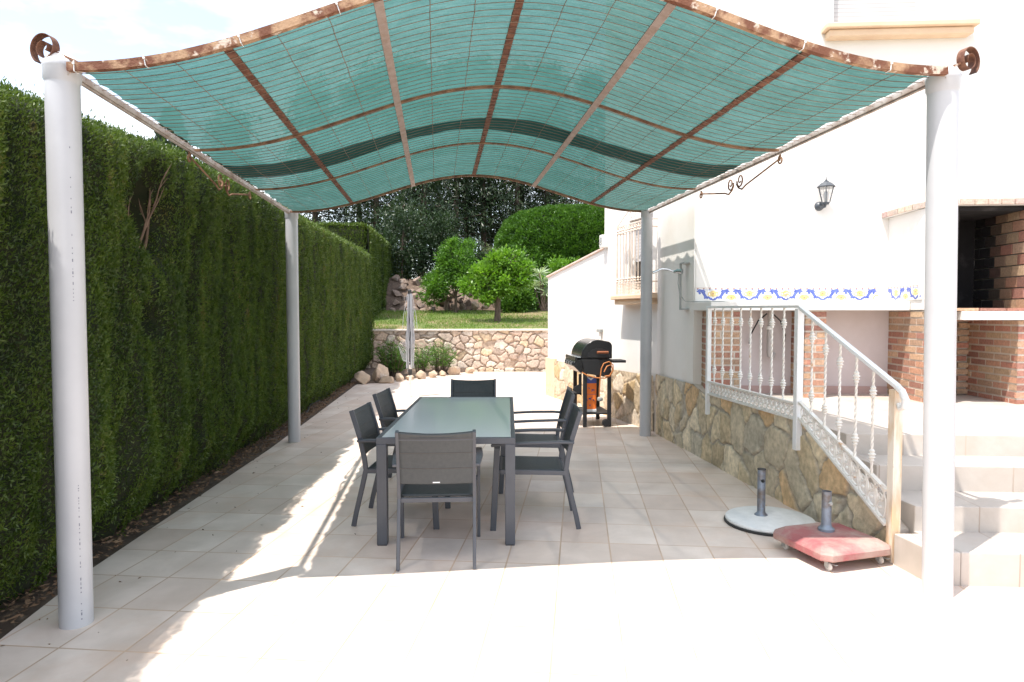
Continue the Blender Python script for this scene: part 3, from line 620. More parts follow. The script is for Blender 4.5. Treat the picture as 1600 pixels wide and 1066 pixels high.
# dark conifers
def conifer(x, y, z, h, r, seed, label, n=5200, bare=.12):
    t = thing('conifer_tree', label, 'tree', (x, y, z), 0, 'dark conifers at the back of the garden'); rng = np.random.default_rng(seed)
    mb = MB(); mb.tube([(x, y, z - .3), (x + rng.normal(0, .1), y, z + h * .5), (x, y, z + h)], [.17, .11, .02], 8); P = []; D = []; nb = 62
    for i in range(nb):
        hz = z + h * (bare + (1 - bare) * (i / nb)); a = i * 2.4 + rng.uniform(-.3, .3); rl = r * (1 - .72 * (i / nb)) * rng.uniform(.7, 1.15)
        p0 = Vector((x, y, hz)); p1 = p0 + Vector((math.cos(a) * rl, math.sin(a) * rl, rl * rng.uniform(-.3, .35))); mb.tube([p0, p0.lerp(p1, .5) + Vector((0, 0, .1)), p1], [.035, .022, .006], 4)
        k = int(n / nb); s = rng.uniform(.2, 1.02, k); q = np.array(p0)[None] * (1 - s[:, None]) + np.array(p1)[None] * s[:, None] + rng.normal(0, .16 + .06 * r, (k, 3))
        P.append(q); dd = rng.normal(0, .5, (k, 3)); dd[:, :2] += np.array([math.cos(a), math.sin(a)]) * .7; dd[:, 2] -= .55; D.append(dd)
    mb.build('trunk', 'bark', t, smooth=True); P = np.concatenate(P); D = np.concatenate(D)
    leaves('crown', P, D, rng.uniform(.16, .34, len(P)), rng.uniform(.03, .065, len(P)), 'conifer', t, .15, rng)
CN = [(-2.6, 31, 3.0, 9.5, 2.0, 'wide dark conifer standing over the end of the far hedge'), (-.6, 29.2, 3.0, 9, 1.7, 'dense dark conifer above the rock bank'), (.9, 33, 3.4, 10, 1.6, 'thin dark conifer with bare lower trunk behind the young tree'),
      (2.4, 33.5, 3.4, 10.5, 1.6, 'dark conifer in the middle of the back row'), (3.9, 33, 3.4, 10, 1.7, 'dark conifer behind the left end of the clipped bush'), (5.6, 34, 3.4, 10.5, 2.0, 'dark conifer behind the clipped bush'),
      (7.6, 33, 3.4, 10, 2.1, 'dark conifer behind the clipped bush near the house corner'), (9.8, 34, 3.4, 10, 2.1, 'dark conifer mostly hidden by the house'), (-5.2, 31, 2.6, 9, 2.0, 'dark conifer rising behind the first hedge'),
      (-7.6, 27, 1.8, 7.4, 1.6, 'conifer whose tips show under the shade net left edge'), (1.7, 36, 3.6, 11, 2.0, 'far conifer filling the gap in the back row'), (4.8, 37, 3.6, 11, 2.0, 'farther conifer behind the gap in the back row'), (-1.6, 36, 3.6, 11, 2.2, 'distant conifer between the first two trees of the back row'), (.2, 38, 3.6, 11, 2.1, 'most distant conifer seen between bare trunks'), (-4, 36, 3, 10.5, 2.2, 'distant conifer above the far hedge'), (6.7, 38, 3.6, 11, 2.2, 'distant conifer over the clipped bush'), (3.1, 39, 3.6, 11, 2.2, 'distant conifer in the centre of the garden')]
for i, (x, y, z, h, r, lb) in enumerate(CN): conifer(x, y, z, h, r, 200 + i, lb, 13000 if i in (0, 1, 8) else 9500, .1 if i < 2 else .18)
t = thing('cypress_tree', 'cypress top poking above the near hedge left of the canopy', 'tree', (-5.4, 15, 0)); rg = np.random.default_rng(99); mb = MB(); mb.tube([(-5.4, 15, -.1), (-5.4, 15, 5.4)], [.12, .03], 8); mb.build('trunk', 'bark', t)
k = 9000; zz = rg.uniform(1.2, 5.75, k); a = rg.uniform(0, 6.28, k); rd = .62 * np.clip((5.9 - zz) / 2.0, .08, 1) ** .7 * rg.uniform(.5, 1.05, k)
leaves('crown', np.stack([-5.4 + rd * np.cos(a), 15 + rd * np.sin(a), zz], 1), np.stack([np.cos(a) * .4, np.sin(a) * .4, np.ones(k)], 1) + rg.normal(0, .3, (k, 3)), rg.uniform(.08, .16, k), .035, 'conifer', t, .1, rg)
mb = MB(); mb.tube([(-30, 25, 7.6), (-14, 26, 6.9), (-4, 27, 7.35), (6, 30, 8.4)], .014, 4); tag(mb.build('overhead_cable', 'rubber'), 'thin overhead cable crossing the sky above the left hedge', 'cable')

#PART2
# ---------------------------------------------------------------- pergola
def XL(Y): return float(np.interp(Y, [3.6, 8.65], [-1.80, -1.77]))
def XR(Y): return float(np.interp(Y, [3.45, 8.62], [2.76, 2.75]))
def YF(u): return 3.62 - .17 * u
def can(u, v, dz=0):     # canopy surface, u across, v along
    Y = YF(u) + v * (8.66 - YF(u)); x = XL(Y) + u * (XR(Y) - XL(Y))
    return Vector((x, Y, 2.81 + .04 * v + (.10 - .02 * v) * u + (.50 - .05 * v) * ((1 - math.cos(2 * PI * u)) / 2) ** 1.08 + dz))
G = thing('pergola', 'patio canopy of rusty iron arches with teal shade net on four white pipe posts', 'canopy', (.48, 6.1, 0))
def ornate_scroll(cx, cy, cz, sgn):
    mb = MB(); pts = []
    for i in range(64):
        a = i / 63 * 3.6 * PI; r_ = .084 * (1 - .80 * (i / 63)) ; pts.append((a, r_))
    path = [Vector((cx + sgn * (-1) * math.cos(a - .9) * r_ * .9, cy + sgn * 0 + math.cos(a - .9) * r_ * .25, cz + math.sin(a - .9) * r_)) for a, r_ in pts]
    wv = Vector((-.25 * sgn * -1, .97, 0)) * .022
    vs = []
    for p in path: vs += [p - wv, p + wv]
    n = len(path); ins = [Vector((cx, cy, cz)) for _ in path]
    vs2 = []
    for p in path: q = (Vector((cx, cy, cz)) - p) * .05; vs2 += [p - wv + q, p + wv + q]
    mb.add(vs + vs2, [(2 * i, 2 * i + 1, 2 * i + 3, 2 * i + 2) for i in range(n - 1)] + [(2 * n + 2 * i + 1, 2 * n + 2 * i, 2 * n + 2 * i + 2, 2 * n + 2 * i + 3) for i in range(n - 1)] +
           [(2 * i, 2 * i + 2, 2 * n + 2 * i + 2, 2 * n + 2 * i) for i in range(n - 1)] + [(2 * i + 3, 2 * i + 1, 2 * n + 2 * i + 1, 2 * n + 2 * i + 3) for i in range(n - 1)])
    return mb
PO = [(-1.85, 3.70, 2.86, 1), (2.84, 3.54, 2.925, 1), (-1.755, 8.73, 2.87, 0), (2.735, 8.66, 2.95, 0)]
for i, (x, y, h, front) in enumerate(PO):
    mb = MB(); r_ = .0775 if front else .074
    lx = (.0, -.045, 0, 0)[i]
    # slight lean of the near left pipe
    prof = [(r_, -.01), (r_, h - .17), (r_, h - .12), (r_ + .001, h - .105), (r_ + .007, h - .095), (r_ + .007, h - .045), (r_ + .009, h - .04), (r_ + .010, h - .02), (r_ + .004, h - .008), (r_ - .006, h)]
    seg = 48; vs = []
    for rr_, z in prof:
        for k in range(seg): vs.append((x + lx * max(z, 0) / h + rr_ * math.cos(2 * PI * k / seg), y + rr_ * math.sin(2 * PI * k / seg), z))
    nn = len(prof); mb.add(vs, [(a * seg + k, a * seg + (k + 1) % seg, (a + 1) * seg + (k + 1) % seg, (a + 1) * seg + k) for a in range(nn - 1) for k in range(seg)] + [tuple(range((nn - 1) * seg, nn * seg))])
    po = mb.build('post', 'pvc', G, smooth=True)
    if front:
        mb = MB(); mb.lathe([(.072, h - .004), (.066, h + .012), (.045, h + .034), (.015, h + .045)], (x + lx, y, 0), 20); part(mb.build('mortar_cap', 'cement', po, world=True, smooth=True), 'rough white mortar plug with rust stains')
        if True:   # faded print running up the pipe
            mb = MB(); rg = random.Random(4 + i)
            ang = math.atan2(-y, -x) + (.30 if i == 0 else -1.1)
            z = .04
            while z < h - .25:
                run = rg.choice([.006, .009, .012, .02]); 
                sec = (z < .75) or (1.62 < z < 1.9)
                if (sec and rg.random() < .7) or (1.9 < z < h - .35 and rg.random() < .35):
                    w2 = rg.choice([.003, .004, .005]) if z > .1 else .006
                    px = x + lx * z / h + (r_ + .0006) * math.cos(ang); py = y + (r_ + .0006) * math.sin(ang)
                    mb.box((px, py, z + run / 2), (.0012, w2, run * .72), rz=ang)
                z += run + rg.choice([.004, .006, .012])
            if i == 0: part(mb.build('print_marks', 'mark', po), 'faded dotted print running up the pipe')['kind'] = 'stuff'
            
    if i == 0:
        pass
# front and rear arched beams, side beams
def arch(v, w, h, dz, nseg=60, u0=0, u1=1, yoff=0):
    mb = MB(); vs = []
    for k in range(nseg + 1):
        u = u0 + (u1 - u0) * k / nseg; p = can(u, v, dz); p.y += yoff; q = can(min(u + .005, 1), v) - can(max(u - .005, 0), v); q.normalize(); up = Vector((-q.z, 0, q.x))
        for a, b in ((-1, -1), (1, -1), (1, 1), (-1, 1)): vs.append(p + Vector((0, a * w / 2, 0)) + up * (b * h / 2))
    fs = [(4 * k + a, 4 * k + (a + 1) % 4, 4 * k + 4 + (a + 1) % 4, 4 * k + 4 + a) for k in range(nseg) for a in range(4)] + [(3, 2, 1, 0), (4 * nseg, 4 * nseg + 1, 4 * nseg + 2, 4 * nseg + 3)]
    return mb.add(vs, fs)
part(arch(0, .036, .042, -.005, u0=.004, u1=.996).build('arched_beam', 'rust_paint', G), 'thick flaking rusty front arch')
arch(1, .03, .03, -.005).build('arched_beam', 'ochre_steel', G)
for v in (.345, .68): arch(v, .028, .014, -.012, u0=.005, u1=.995).build('cross_arch', 'ochre_steel', G)
for u, m_, w_, hh, dz in ((1 / 6, 'rust', .046, .02, .004), (1 / 3, 'greybar', .052, .012, -.024), (.5, 'rust', .048, .02, .004), (2 / 3, 'greybar', .052, .012, -.024), (5 / 6, 'rust', .046, .02, .004)):
    mb = MB(); a = can(u, .004, dz); b = can(u, .998, dz); t0 = can(u + .01, 0) - can(u - .01, 0); mb.beam(a, b, w_, hh, up=Vector((-t0.z, 0, t0.x)))
    mb.build('lengthwise_bar', m_, G, bevel=.002)
for u in (0, 1):
    mb = MB(); mb.beam(can(u, .003, -.01), can(u, 1, -.01), .032, .034); mb.beam(can(u, .003, -.034), can(u, .99, -.034), .02, .008); mb.build('side_beam', 'sidebeam', G, bevel=.002)
# welded wire mesh
mb = MB()
for k in range(1, 59):
    v = k / 59; mb.tube([can(u, v, -.009 + .001 * math.sin(k * 2.1 + u * 17)) for u in np.linspace(.003, .997, 49)], .0022, 4)
for u in (.058, .112, .222, .278, .39, .445, .555, .61, .722, .778, .888, .942):
    mb.tube([can(u + .0004 * math.sin(j * 1.7 + u * 40), j / 60, -.013 - .002 * math.cos(j * 1.2)) for j in range(0, 61)], .0024, 4)
mb.build('wire_mesh', 'wire', G)
rg = random.Random(9); eg = [[.0015 + .006 * abs(math.sin(j * PI / (6.3 + k))) ** .7 * rg.uniform(.75, 1) + .005 * max(0, noise.noise(Vector((j * .13, k * 5, 0)))) for j in range(121)] for k in range(2)]
def netfn(a, b, dz, e0=.004, sag=.006):
    def f(u, v):
        vv = a(u) + (b(u) - a(u)) * v; j = int(vv * 119); fj = vv * 119 - j; lo = e0 + eg[0][j] * (1 - fj) + eg[0][j + 1] * fj; hi = 1 - e0 - eg[1][j] * (1 - fj) - eg[1][j + 1] * fj; uu = lo + (hi - lo) * u
        p = can(uu, vv, dz + .008 * noise.noise(Vector((uu * 22, vv * 26, 1))) + .006 * noise.noise(Vector((uu * 6, vv * 60, 5))) + sag * -abs(math.sin(vv * PI * 29))); return p
    return f
MB().grid(netfn(lambda u: .002, lambda u: .998, .006), 96, 236).build('shade_net', 'net', G, smooth=True)
part(MB().grid(netfn(lambda u: .520 - .055 * abs(2 * u - 1) ** 1.6 + .006 * math.sin(u * 19), lambda u: .590 - .012 * abs(2 * u - 1) ** 1.5 + .008 * math.sin(u * 13), .014, .002), 96, 26).build('shade_net_overlap', 'net2', G, smooth=True), 'darker strip where two net lengths overlap')
# white cable ties over the front arch
for u in (.012, .085, .185, .29, .40, .52, .61, .715, .82, .925):
    p = can(u, 0, -.005); q = can(min(u + .01, 1), 0) - can(u - .01, 0); q.normalize(); mb = MB(); up = Vector((-q.z, 0, q.x)); mt = Matrix((q, Vector((0, 1, 0)), up)).transposed()
    for c, d in (((0, -.0205, 0), (.004, .003, .047)), ((0, .0205, 0), (.004, .003, .047)), ((0, 0, .0245), (.004, .040, .003)), ((0, 0, -.0245), (.004, .040, .003)), ((.0, -.024, .012), (.010, .006, .010))):
        mb.box(p + mt @ Vector(c), d, mat=mt)
    mb.build('cable_tie', 'tie', G)
for cx, cy, cz, sg in ((-1.90, 3.66, 2.905, 1), (2.905, 3.50, 2.985, -1)):
    mb = ornate_scroll(cx, cy, cz, sg); part(mb.build('corner_scroll', 'rust', G, smooth=True), 'curled rusty strip iron finial on the post top')
    mb = MB(); mb.beam((cx + sg * .05, cy, cz - .02), (cx + sg * .17, cy, cz - .075), .03, .012); mb.build('scroll_tongue', 'rust_paint', G)
# wrought side brackets
def bracket(X, ztop):
    mb = MB(); r0 = .0075
    def sp(cy, cz, r, a0, turns, sg):
        return [Vector((X, cy + sg * math.cos(a0 + k / 22 * turns * 2 * PI) * r * (1 - .75 * k / 22), cz + math.sin(a0 + k / 22 * turns * 2 * PI) * r * (1 - .75 * k / 22))) for k in range(23)]
    for sg, yend in ((-1, 5.25), (1, 6.9)):
        z = ztop((yend)); mb.tube([Vector((X, yend, z - .01)), Vector((X, yend - sg * .02, z - .035)), Vector((X, 6.08 + sg * .22, ztop(6.1) - .13)), Vector((X, 6.08 + sg * .14, ztop(6.1) - .155)), Vector((X, 6.08 + sg * .07, ztop(6.1) - .13)), Vector((X, 6.08 + sg * .03, ztop(6.1) - .09))], r0, 6)
        mb.tube(sp(6.08 + sg * .10, ztop(6.1) - .065, .065, PI, 1.4, sg), [r0 * (1 - .3 * k / 22) for k in range(23)], 6)
        mb.tube(sp(yend + sg * .0, z - .045, .04, PI / 2, 1.3, sg), r0 * .9, 6)
    return mb
bracket(-1.775, lambda y: 2.78).build('scroll_bracket', 'ochre_steel', G, smooth=True)
bracket(2.755, lambda y: 2.875).build('scroll_bracket', 'ochre_steel', G, smooth=True)

# ---------------------------------------------------------------- house
CX, CY = 2.93, 7.51; bb = R(10); ex, ey = math.cos(bb), -math.sin(bb); nx_, ny_ = math.sin(bb), math.cos(bb)
def Hs(u, off, z=None):
    p = (CX + ex * u - nx_ * off, CY + ey * u - ny_ * off)
    return p if z is None else (p[0], p[1], z)
def hbox(mb, u0, u1, o0, o1, z0, z1):  # box in the house frame
    return mb.prism([Hs(u0, o1), Hs(u1, o1), Hs(u1, o0), Hs(u0, o0)], z0, z1)
def As(s, off, z=None):      # side wall frame; s grows away from the camera
    dx, dy = -.17379, .98478; p = (2.9 + dx * s - dy * off, 9.33 + dy * s + dx * off)
    return p if z is None else (p[0], p[1], z)
def abox(mb, s0, s1, o0, o1, z0, z1): return mb.prism([As(s0, o1), As(s0, o0), As(s1, o0), As(s1, o1)], z0, z1)
HO = thing('house', 'white rendered two storey house on the right with grille window and shuttered upper window', 'house', (4.5, 9, 0))
mb = MB(); T = 6.6
# front facade around the upper window (u 1.49-2.62, z 4.80-6.1)
hbox(mb, .02, 1.49, -.25, 0, .3, T); hbox(mb, 2.62, 6.5, -.25, 0, .3, T); hbox(mb, 1.49, 2.62, -.25, 0, .3, 4.76); hbox(mb, 1.49, 2.62, -.25, 0, 6.1, T)
mb.prism([(2.93, 7.515), (3.18, 7.515), (3.18, 8.80), (2.93, 8.80)], .77, T)
mb.build('wall', 'white_paint', HO)
mb = MB()
abox(mb, -.60, -.2, -.25, 0, .6, T); abox(mb, .45, 1.32, -.25, 0, .6, T); abox(mb, -.2, .45, -.25, 0, .6, 1.9); abox(mb, -.2, .45, -.25, 0, 2.95, T); abox(mb, 1.32, 1.322, -3, 0, 0.6, T)
mb.prism([As(1.32, -.0), As(1.32, -3), As(1.07, -3), As(1.07, -.3)][::-1], .6, T)
mb.build('wall', 'white_paint', HO)
mb = MB(); c = [As(1.30, -.02), (6.3, 11.2), (9.4, 6.6), Hs(.1, -.05), (3.0, 8.8)]; mb.prism([(3.05, 8.7), As(1.25, -.1), (6.2, 11.5), (9.5, 6.5), (3.1, 7.62)][::-1], T - .02, T + .15); mb.build('roof', 'cap_tile', HO)
# upper window
wn = hbox(MB(), 1.49, 2.40, -.10, -.07, 4.76, 6.1).build('roller_shutter', 'shutter', HO)
hbox(MB(), 2.40, 2.62, -.12, -.05, 4.76, 6.1).build('window_frame', 'white_paint', wn)
mb = MB(); hbox(mb, 1.40, 2.92, -.05, .13, 4.62, 4.695); hbox(mb, 1.36, 2.96, -.05, .17, 4.697, 4.758)
mb.build('window_sill', 'cream', HO, bevel=.012)
# stone skirting of the side wall
sk_ = stonewall('stone_skirting', HO, As(3.95, .03)[:2], (.17379, -.98478), (-.98478, -.17379), 4.35, lambda s: .70 + s * .014, .26, [(.62, .50, .36), (.56, .44, .30), (.66, .56, .44), (.50, .36, .20), (.60, .48, .36)], (.56, .46, .34), 12, .016, .016, 1.0)
mb = MB(); abox(mb, -.55, 3.95, -.1, .028, -.02, .68); mb.build('skirting_masonry', 'mortar', HO)
# grille window
gw = abox(MB(), -.2, .45, -.12, -.10, 1.9, 2.95).build('window', 'winglass', HO)
mb = MB(); abox(mb, -.195, .445, -.098, -.08, 2.35, 2.945); mb.build('roller_shutter', 'shutter', gw)
mb = MB()
for a, b, z0, z1 in ((-.2, -.16, 1.9, 2.95), (.41, .45, 1.9, 2.95), (-.16, .41, 1.9, 1.94), (.105, .145, 1.94, 2.95)): abox(mb, a, b, -.105, -.06, z0, z1)
mb.build('frame', 'white_paint', gw)
mb = MB(); abox(mb, -.52, .62, -.02, .22, 1.80, 1.86); abox(mb, -.48, .58, -.02, .17, 1.73, 1.799); mb.build('window_sill', 'cream', HO, bevel=.01)
mb = MB(); s_ = np.linspace(-.42, .52, 11)
for k, s in enumerate(s_):
    mb.tube([As(s, .15, 1.87), As(s, .15, 2.86)], .0075, 6)
    for zz in (2.08, 2.78): mb.lathe([(.008, -.03), (.02, -.02), (.012, 0), (.022, .015), (.008, .03)], As(s, .15, zz), 8)
for zz in (1.87, 2.03, 2.76, 2.86):
    mb.beam(As(-.44, .15, zz), As(.54, .15, zz), .012, .018)
    for s in (-.44, .54): mb.beam(As(s, .15, zz), As(s, 0, zz), .012, .018)
for s in (-.44, .54):
    mb.beam(As(s, .15, 1.86), As(s, .15, 2.88), .016, .016)
for k in range(24):
    s = -.42 + k * .04
    for q in (1.90, 1.945, 1.99): mb.tube([As(s + .018 * math.cos(a), .15, q + .018 * math.sin(a)) for a in np.linspace(0, 2 * PI, 9)], .0035, 4, cap=False)
for k in range(14):
    s = -.4 + k * .068; mb.tube([As(s + .028 * math.cos(a), .15, 2.81 + .024 * math.sin(a)) for a in np.linspace(0, 2 * PI, 10)], .006, 4, cap=False)
for sg in (-1, 1): mb.tube([As(.05 + sg * .47, .15, 2.87), As(.05 + sg * .28, .15, 2.97), As(.05 + sg * .08, .15, 3.06), As(.05, .15, 3.14)], .007, 5)
for sg in (-1, 1): mb.tube([As(.05 + sg * (.05 + .04 * math.cos(a)), .15, 2.98 + .045 * math.sin(a)) for a in np.linspace(0, 6.3, 14)], .006, 4)
gr = pbr('cream_painted_iron', (.66, .52, .42), .6, (.72, .64, .56), 8); M['creamiron'] = gr
part(mb.build('window_grille', 'creamiron', HO), 'ornate cream painted wrought iron window grille')
# sloping garden wall
gwall = thing('garden_wall', 'white garden wall with sloping top and pale tile coping beyond the house', 'garden wall', As(2.6, 0, 0))
a0, a1 = As(1.325, 0), As(4.0, 0); b0, b1 = As(1.325, -.22), As(4.0, -.22)
vs = [(*a0, .6), (*a1, .6), (*a1, 2.31), (*a0, 2.62), (*b0, .6), (*b1, .6), (*b1, 2.31), (*b0, 2.62)]
MB().add(vs, [(0, 1, 2, 3), (7, 6, 5, 4), (0, 3, 7, 4), (1, 5, 6, 2), (3, 2, 6, 7), (0, 4, 5, 1)]).build('wall', 'white_paint', gwall)
MB().beam(As(1.325, -.11, 2.635), As(4.03, -.11, 2.322), .28, .03).build('coping', 'cap_tile', gwall, bevel=.006)
mb = MB(); abox(mb, 3.5, 4.01, -.24, .05, -.02, .74); mb.build('stone_footing', 'cream', gwall, bevel=.006)
# end wall beyond
mb = MB(); mb.prism([As(4.02, -.23), As(4.02, -3.5), As(3.8, -3.5), As(3.8, -.23)][::-1], 0, 2.28); mb.build('return_wall', 'white_paint', gwall)
# small things on the side wall
mb = MB(); abox(mb, 1.16, 1.26, 0, .06, 2.60, 2.66); t = thing('bulkhead_light', 'small square white wall light at the corner of the house', 'wall light', As(1.24, .05, 2.7))
abox(MB(), 1.18, 1.30, 0, .10, 2.63, 2.83).build('housing', 'white_paint', t, bevel=.008)
abox(MB(), 1.205, 1.275, .101, .112, 2.67, 2.79).build('lens', 'lampglass', t)
t = thing('outlet_box', 'small grey outlet box with white conduit on the wall above the grill', 'outlet', As(1.4, 0, 1.25))
abox(MB(), 1.36, 1.52, 0, .05, 1.30, 1.35).build('box', 'grey_metal', t, bevel=.004); abox(MB(), 1.40, 1.46, 0, .025, .95, 1.299).build('conduit', 'white_paint', t)
# grey bracket with arm
t = thing('wall_bracket', 'grey metal wall bracket with bent arm and hanging cable beside the tiled counter', 'bracket', (2.93, 7.78, 1.9))
mb = MB(); mb.beam((2.87, 7.78, 1.65), (2.87, 7.78, 2.19), .022, .022, up=(1, 0, 0)); 
for z in (1.65, 2.185): mb.box((2.895, 7.72, z), (.07, .14, .018))
mb.build('rail', 'grey_metal', t, bevel=.002)
mb = MB(); mb.tube([(2.88, 7.76, 2.09), (2.84, 7.80, 2.10), (2.80, 7.83, 2.09)], [.035, .028, .016], 10); mb.build('clamp', 'chrome', t, smooth=True)
mb = MB(); mb.tube([(2.81, 7.82, 2.09), (2.74, 7.84, 2.12), (2.66, 7.84, 2.125), (2.60, 7.84, 2.10), (2.55, 7.84, 2.08)], [.011, .012, .012, .014, .017], 10); mb.build('arm', 'chrome', t, smooth=True)
mb = MB(); mb.tube([(2.85, 7.79, 2.07), (2.84, 7.78, 1.95), (2.84, 7.72, 1.82), (2.87, 7.62, 1.74), (2.91, 7.5, 1.735), Hs(.15, .2, 1.735), Hs(.35, .25, 1.735)], .0055, 6); mb.build('cable', 'grey_metal', t, smooth=True)

# ---------------------------------------------------------------- masonry barbecue and counter
BQ = thing('outdoor_kitchen', 'masonry barbecue with brick piers, white counter and blue tile frieze', 'masonry barbecue', Hs(2.0, .3, .7))
BP = [(.46, .245, .16), (.42, .19, .135), (.50, .32, .205), (.52, .355, .225), (.34, .165, .125), (.46, .295, .20), (.48, .255, .175)]
def bricks(mb, P, d, n, length, z0, z1, seed, thick=.03, bl=.235, bh=.054, gap=.019, cf=None):
    """courses of bricks on a vertical face: P start, d along, n outward"""
    rg = random.Random(seed); z = z0; row = 0
    rz = math.atan2(d[1], d[0])
    while z < z1 - .01:
        h = min(bh, z1 - z); s = -(bl / 2 + gap / 2) * (row % 2) - rg.uniform(0, .02)
        while s < length:
            a, b = max(s, 0), min(s + bl * rg.uniform(.96, 1.03), length)
            if b - a > .02:
                cc = rg.choice(BP); q = rg.uniform(.8, 1.15); mb.cur = tuple(min(1, k * q) for k in cc)
                if cf: mb.cur = cf(mb.cur, (a + b) / 2, z, rg)
                m_ = (a + b) / 2; out_ = rg.uniform(-.002, .003)
                mb.box((P[0] + d[0] * m_ + n[0] * (out_ - thick / 2), P[1] + d[1] * m_ + n[1] * (out_ - thick / 2), z + h / 2), (b - a, thick, h), rz=rz)
            s = b + gap
        z += bh + gap; row += 1
    return mb
dF = (ex, ey); nF = (-nx_, -ny_); dS = (-nx_, -ny_); nS = (-ex, -ey)   # front faces run along dF; left faces run towards the camera
def pier(u0, u1, o1, z0, z1, seed, o0=0.0, left=True, right=False, front=True, label=None, xclip=False):
    core = MB(); i = .005
    P0 = Hs(u0, o0); 
    hbox(core, u0 + i, u1 - i, o0, o1 - i, z0, z1)
    pr_ = core.build('brick_pier', 'mortar', BQ)
    mb = MB()
    if front: bricks(mb, Hs(u0, o1), dF, nF, u1 - u0, z0 + .008, z1, seed)
    if left: bricks(mb, Hs(u0, o0), dS, nS, o1 - o0, z0 + .008, z1, seed + 1)
    if right: bricks(mb, Hs(u1, o1), (nx_, ny_), (ex, ey), o1 - o0, z0 + .008, z1, seed + 2)
    mb.build('bricks', 'brickm', pr_, world=False)
    b_ = pr_.children[0]
    # children were made in world coordinates: bring them into the thing's frame
    iv = BQ.matrix_basis.inverted(); b_.data.transform(Matrix.LocRotScale(BQ.location, BQ.rotation_euler, None).inverted())
    return pr_
pier(.095, .40, .45, .68, 1.63, 301)
pier(1.08, 1.30, .45, .68, 1.63, 311)
mb = MB(); hbox(mb, .40, 1.08, 0.0, .03, .70, 1.63); hbox(mb, 1.30, 2.14, 0.0, .03, .70, 1.63); mb.build('recess_wall', 'pink_render', BQ)
mb = MB(); hbox(mb, 1.30, 2.13, .03, .045, .70, .785); hbox(mb, .40, 1.08, .03, .045, .70, .785); mb.build('recess_skirting', pbr('pink_skirting', (.45, .31, .28), .7), BQ)
pier(2.14, 2.38, .86, .68, 1.63, 321)
pier(2.99, 3.34, .86, .68, 1.53, 331)
mb = MB(); hbox(mb, 2.38, 2.99, 0, .03, .70, 1.53); mb.build('recess_wall', 'mortar', BQ)
mb = MB(); bricks(mb, Hs(2.38, .06), dF, nF, .61, .71, 1.53, 377); mb.build('bricks', 'brickm', BQ)
# counter slab
mb = MB(); mb.prism([(2.925, 7.512), Hs(.075, .52), Hs(2.12, .52), Hs(2.12, -.02)][::1], 1.632, 1.725)
mb.build('counter_top', 'white_paint', BQ, bevel=.006)
# fire block
mb = MB(); Z1 = 2.66
hbox(MB(), 2.13, 2.37, .0, .88, 1.635, Z1).build('chimney_breast', 'white_paint', BQ, bevel=.004); hbox(MB(), 3.06, 3.40, 0, .88, 1.62, Z1).build('chimney_breast', 'white_paint', BQ, bevel=.004)
mb = MB(); hbox(mb, 2.372, 3.028, .02, .05, 1.64, 2.655); hbox(mb, 2.373, 2.40, .05, .86, 1.64, 2.655); hbox(mb, 2.401, 3.028, .052, .84, 2.615, 2.655); hbox(mb, 2.401, 3.028, .052, .80, 1.622, 1.64)
mb.build('firebox', 'soot', BQ)
def sootc(c, a, z, rg):
    k = min(1, max(0, (.60 + .10 * (2.2 - z) - a + rg.uniform(-.03, .03)) / .34)); k = 1 - k if False else k
    q = (.012, .011, .012); return tuple(x * .8 * (1 - k) + y * k for x, y in zip(c, q))
fbm = MB(); bricks(fbm, Hs(3.03, .05), dS, nS, .83, 1.64, 2.655, 345, bl=.17, bh=.10, gap=.012, cf=sootc)
fb = fbm.build('firebox_bricks', 'brickm', BQ)
mb = MB(); bricks(mb, Hs(2.375, .885), dF, nF, .685, 1.626, 1.655, 351, thick=.3, bh=.028); mb.build('hearth_bricks', 'brickm', BQ)
mb = MB(); hbox(mb, 2.43, 3.42, -.0, .91, 1.535, 1.622); mb.build('hearth_slab', 'white_paint', BQ, bevel=.005)
# brick cornice with rounded corner
mb = MB(); rg = random.Random(5); pts = [Hs(2.05, 0), Hs(2.055, .35), Hs(2.07, .62), Hs(2.12, .80), Hs(2.22, .90), Hs(2.36, .935)] + [Hs(u, .94) for u in np.arange(2.5, 3.6, .125)]
def inner(i, p):
    return [Hs(2.4, -.0), Hs(2.4, .3), Hs(2.4, .5), Hs(2.4, .6), Hs(2.42, .62), Hs(2.45, .62)][i] if i < 6 else Hs(2.5 + (i - 6) * .125, .62)
for i in range(len(pts) - 1):
    p, q = Vector((*pts[i], 0)), Vector((*pts[i + 1], 0)); nseg_ = max(1, round((q - p).length / .13)); pi_, qi = Vector((*inner(i, 0), 0)), Vector((*inner(i + 1, 0), 0))
    for k in range(nseg_):
        a, b = (k + .04) / nseg_, (k + .93) / nseg_; q0 = rg.uniform(.85, 1.2); c = rg.choice(BP[2:]); mb.cur = tuple(min(1, .35 * .6 + .65 * w_ * q0) for w_ in c)
        A0, B0, A1, B1 = p.lerp(q, a), p.lerp(q, b), pi_.lerp(qi, a), pi_.lerp(qi, b); mb.prism([A0[:2], B0[:2], B1[:2], A1[:2]], Z1 + .004, Z1 + .058)
mb.build('brick_cornice', 'brickm', BQ)
mb = MB(); mb.prism([Hs(2.075, 0), Hs(2.08, .35), Hs(2.095, .61), Hs(2.14, .785), Hs(2.23, .88), Hs(2.36, .915), Hs(3.5, .92), Hs(3.5, 0)], Z1 + .003, Z1 + .054); hbox(mb, 2.3, 3.5, 0, .72, Z1 + .055, Z1 + .8); mb.build('hood', 'white_paint', BQ)
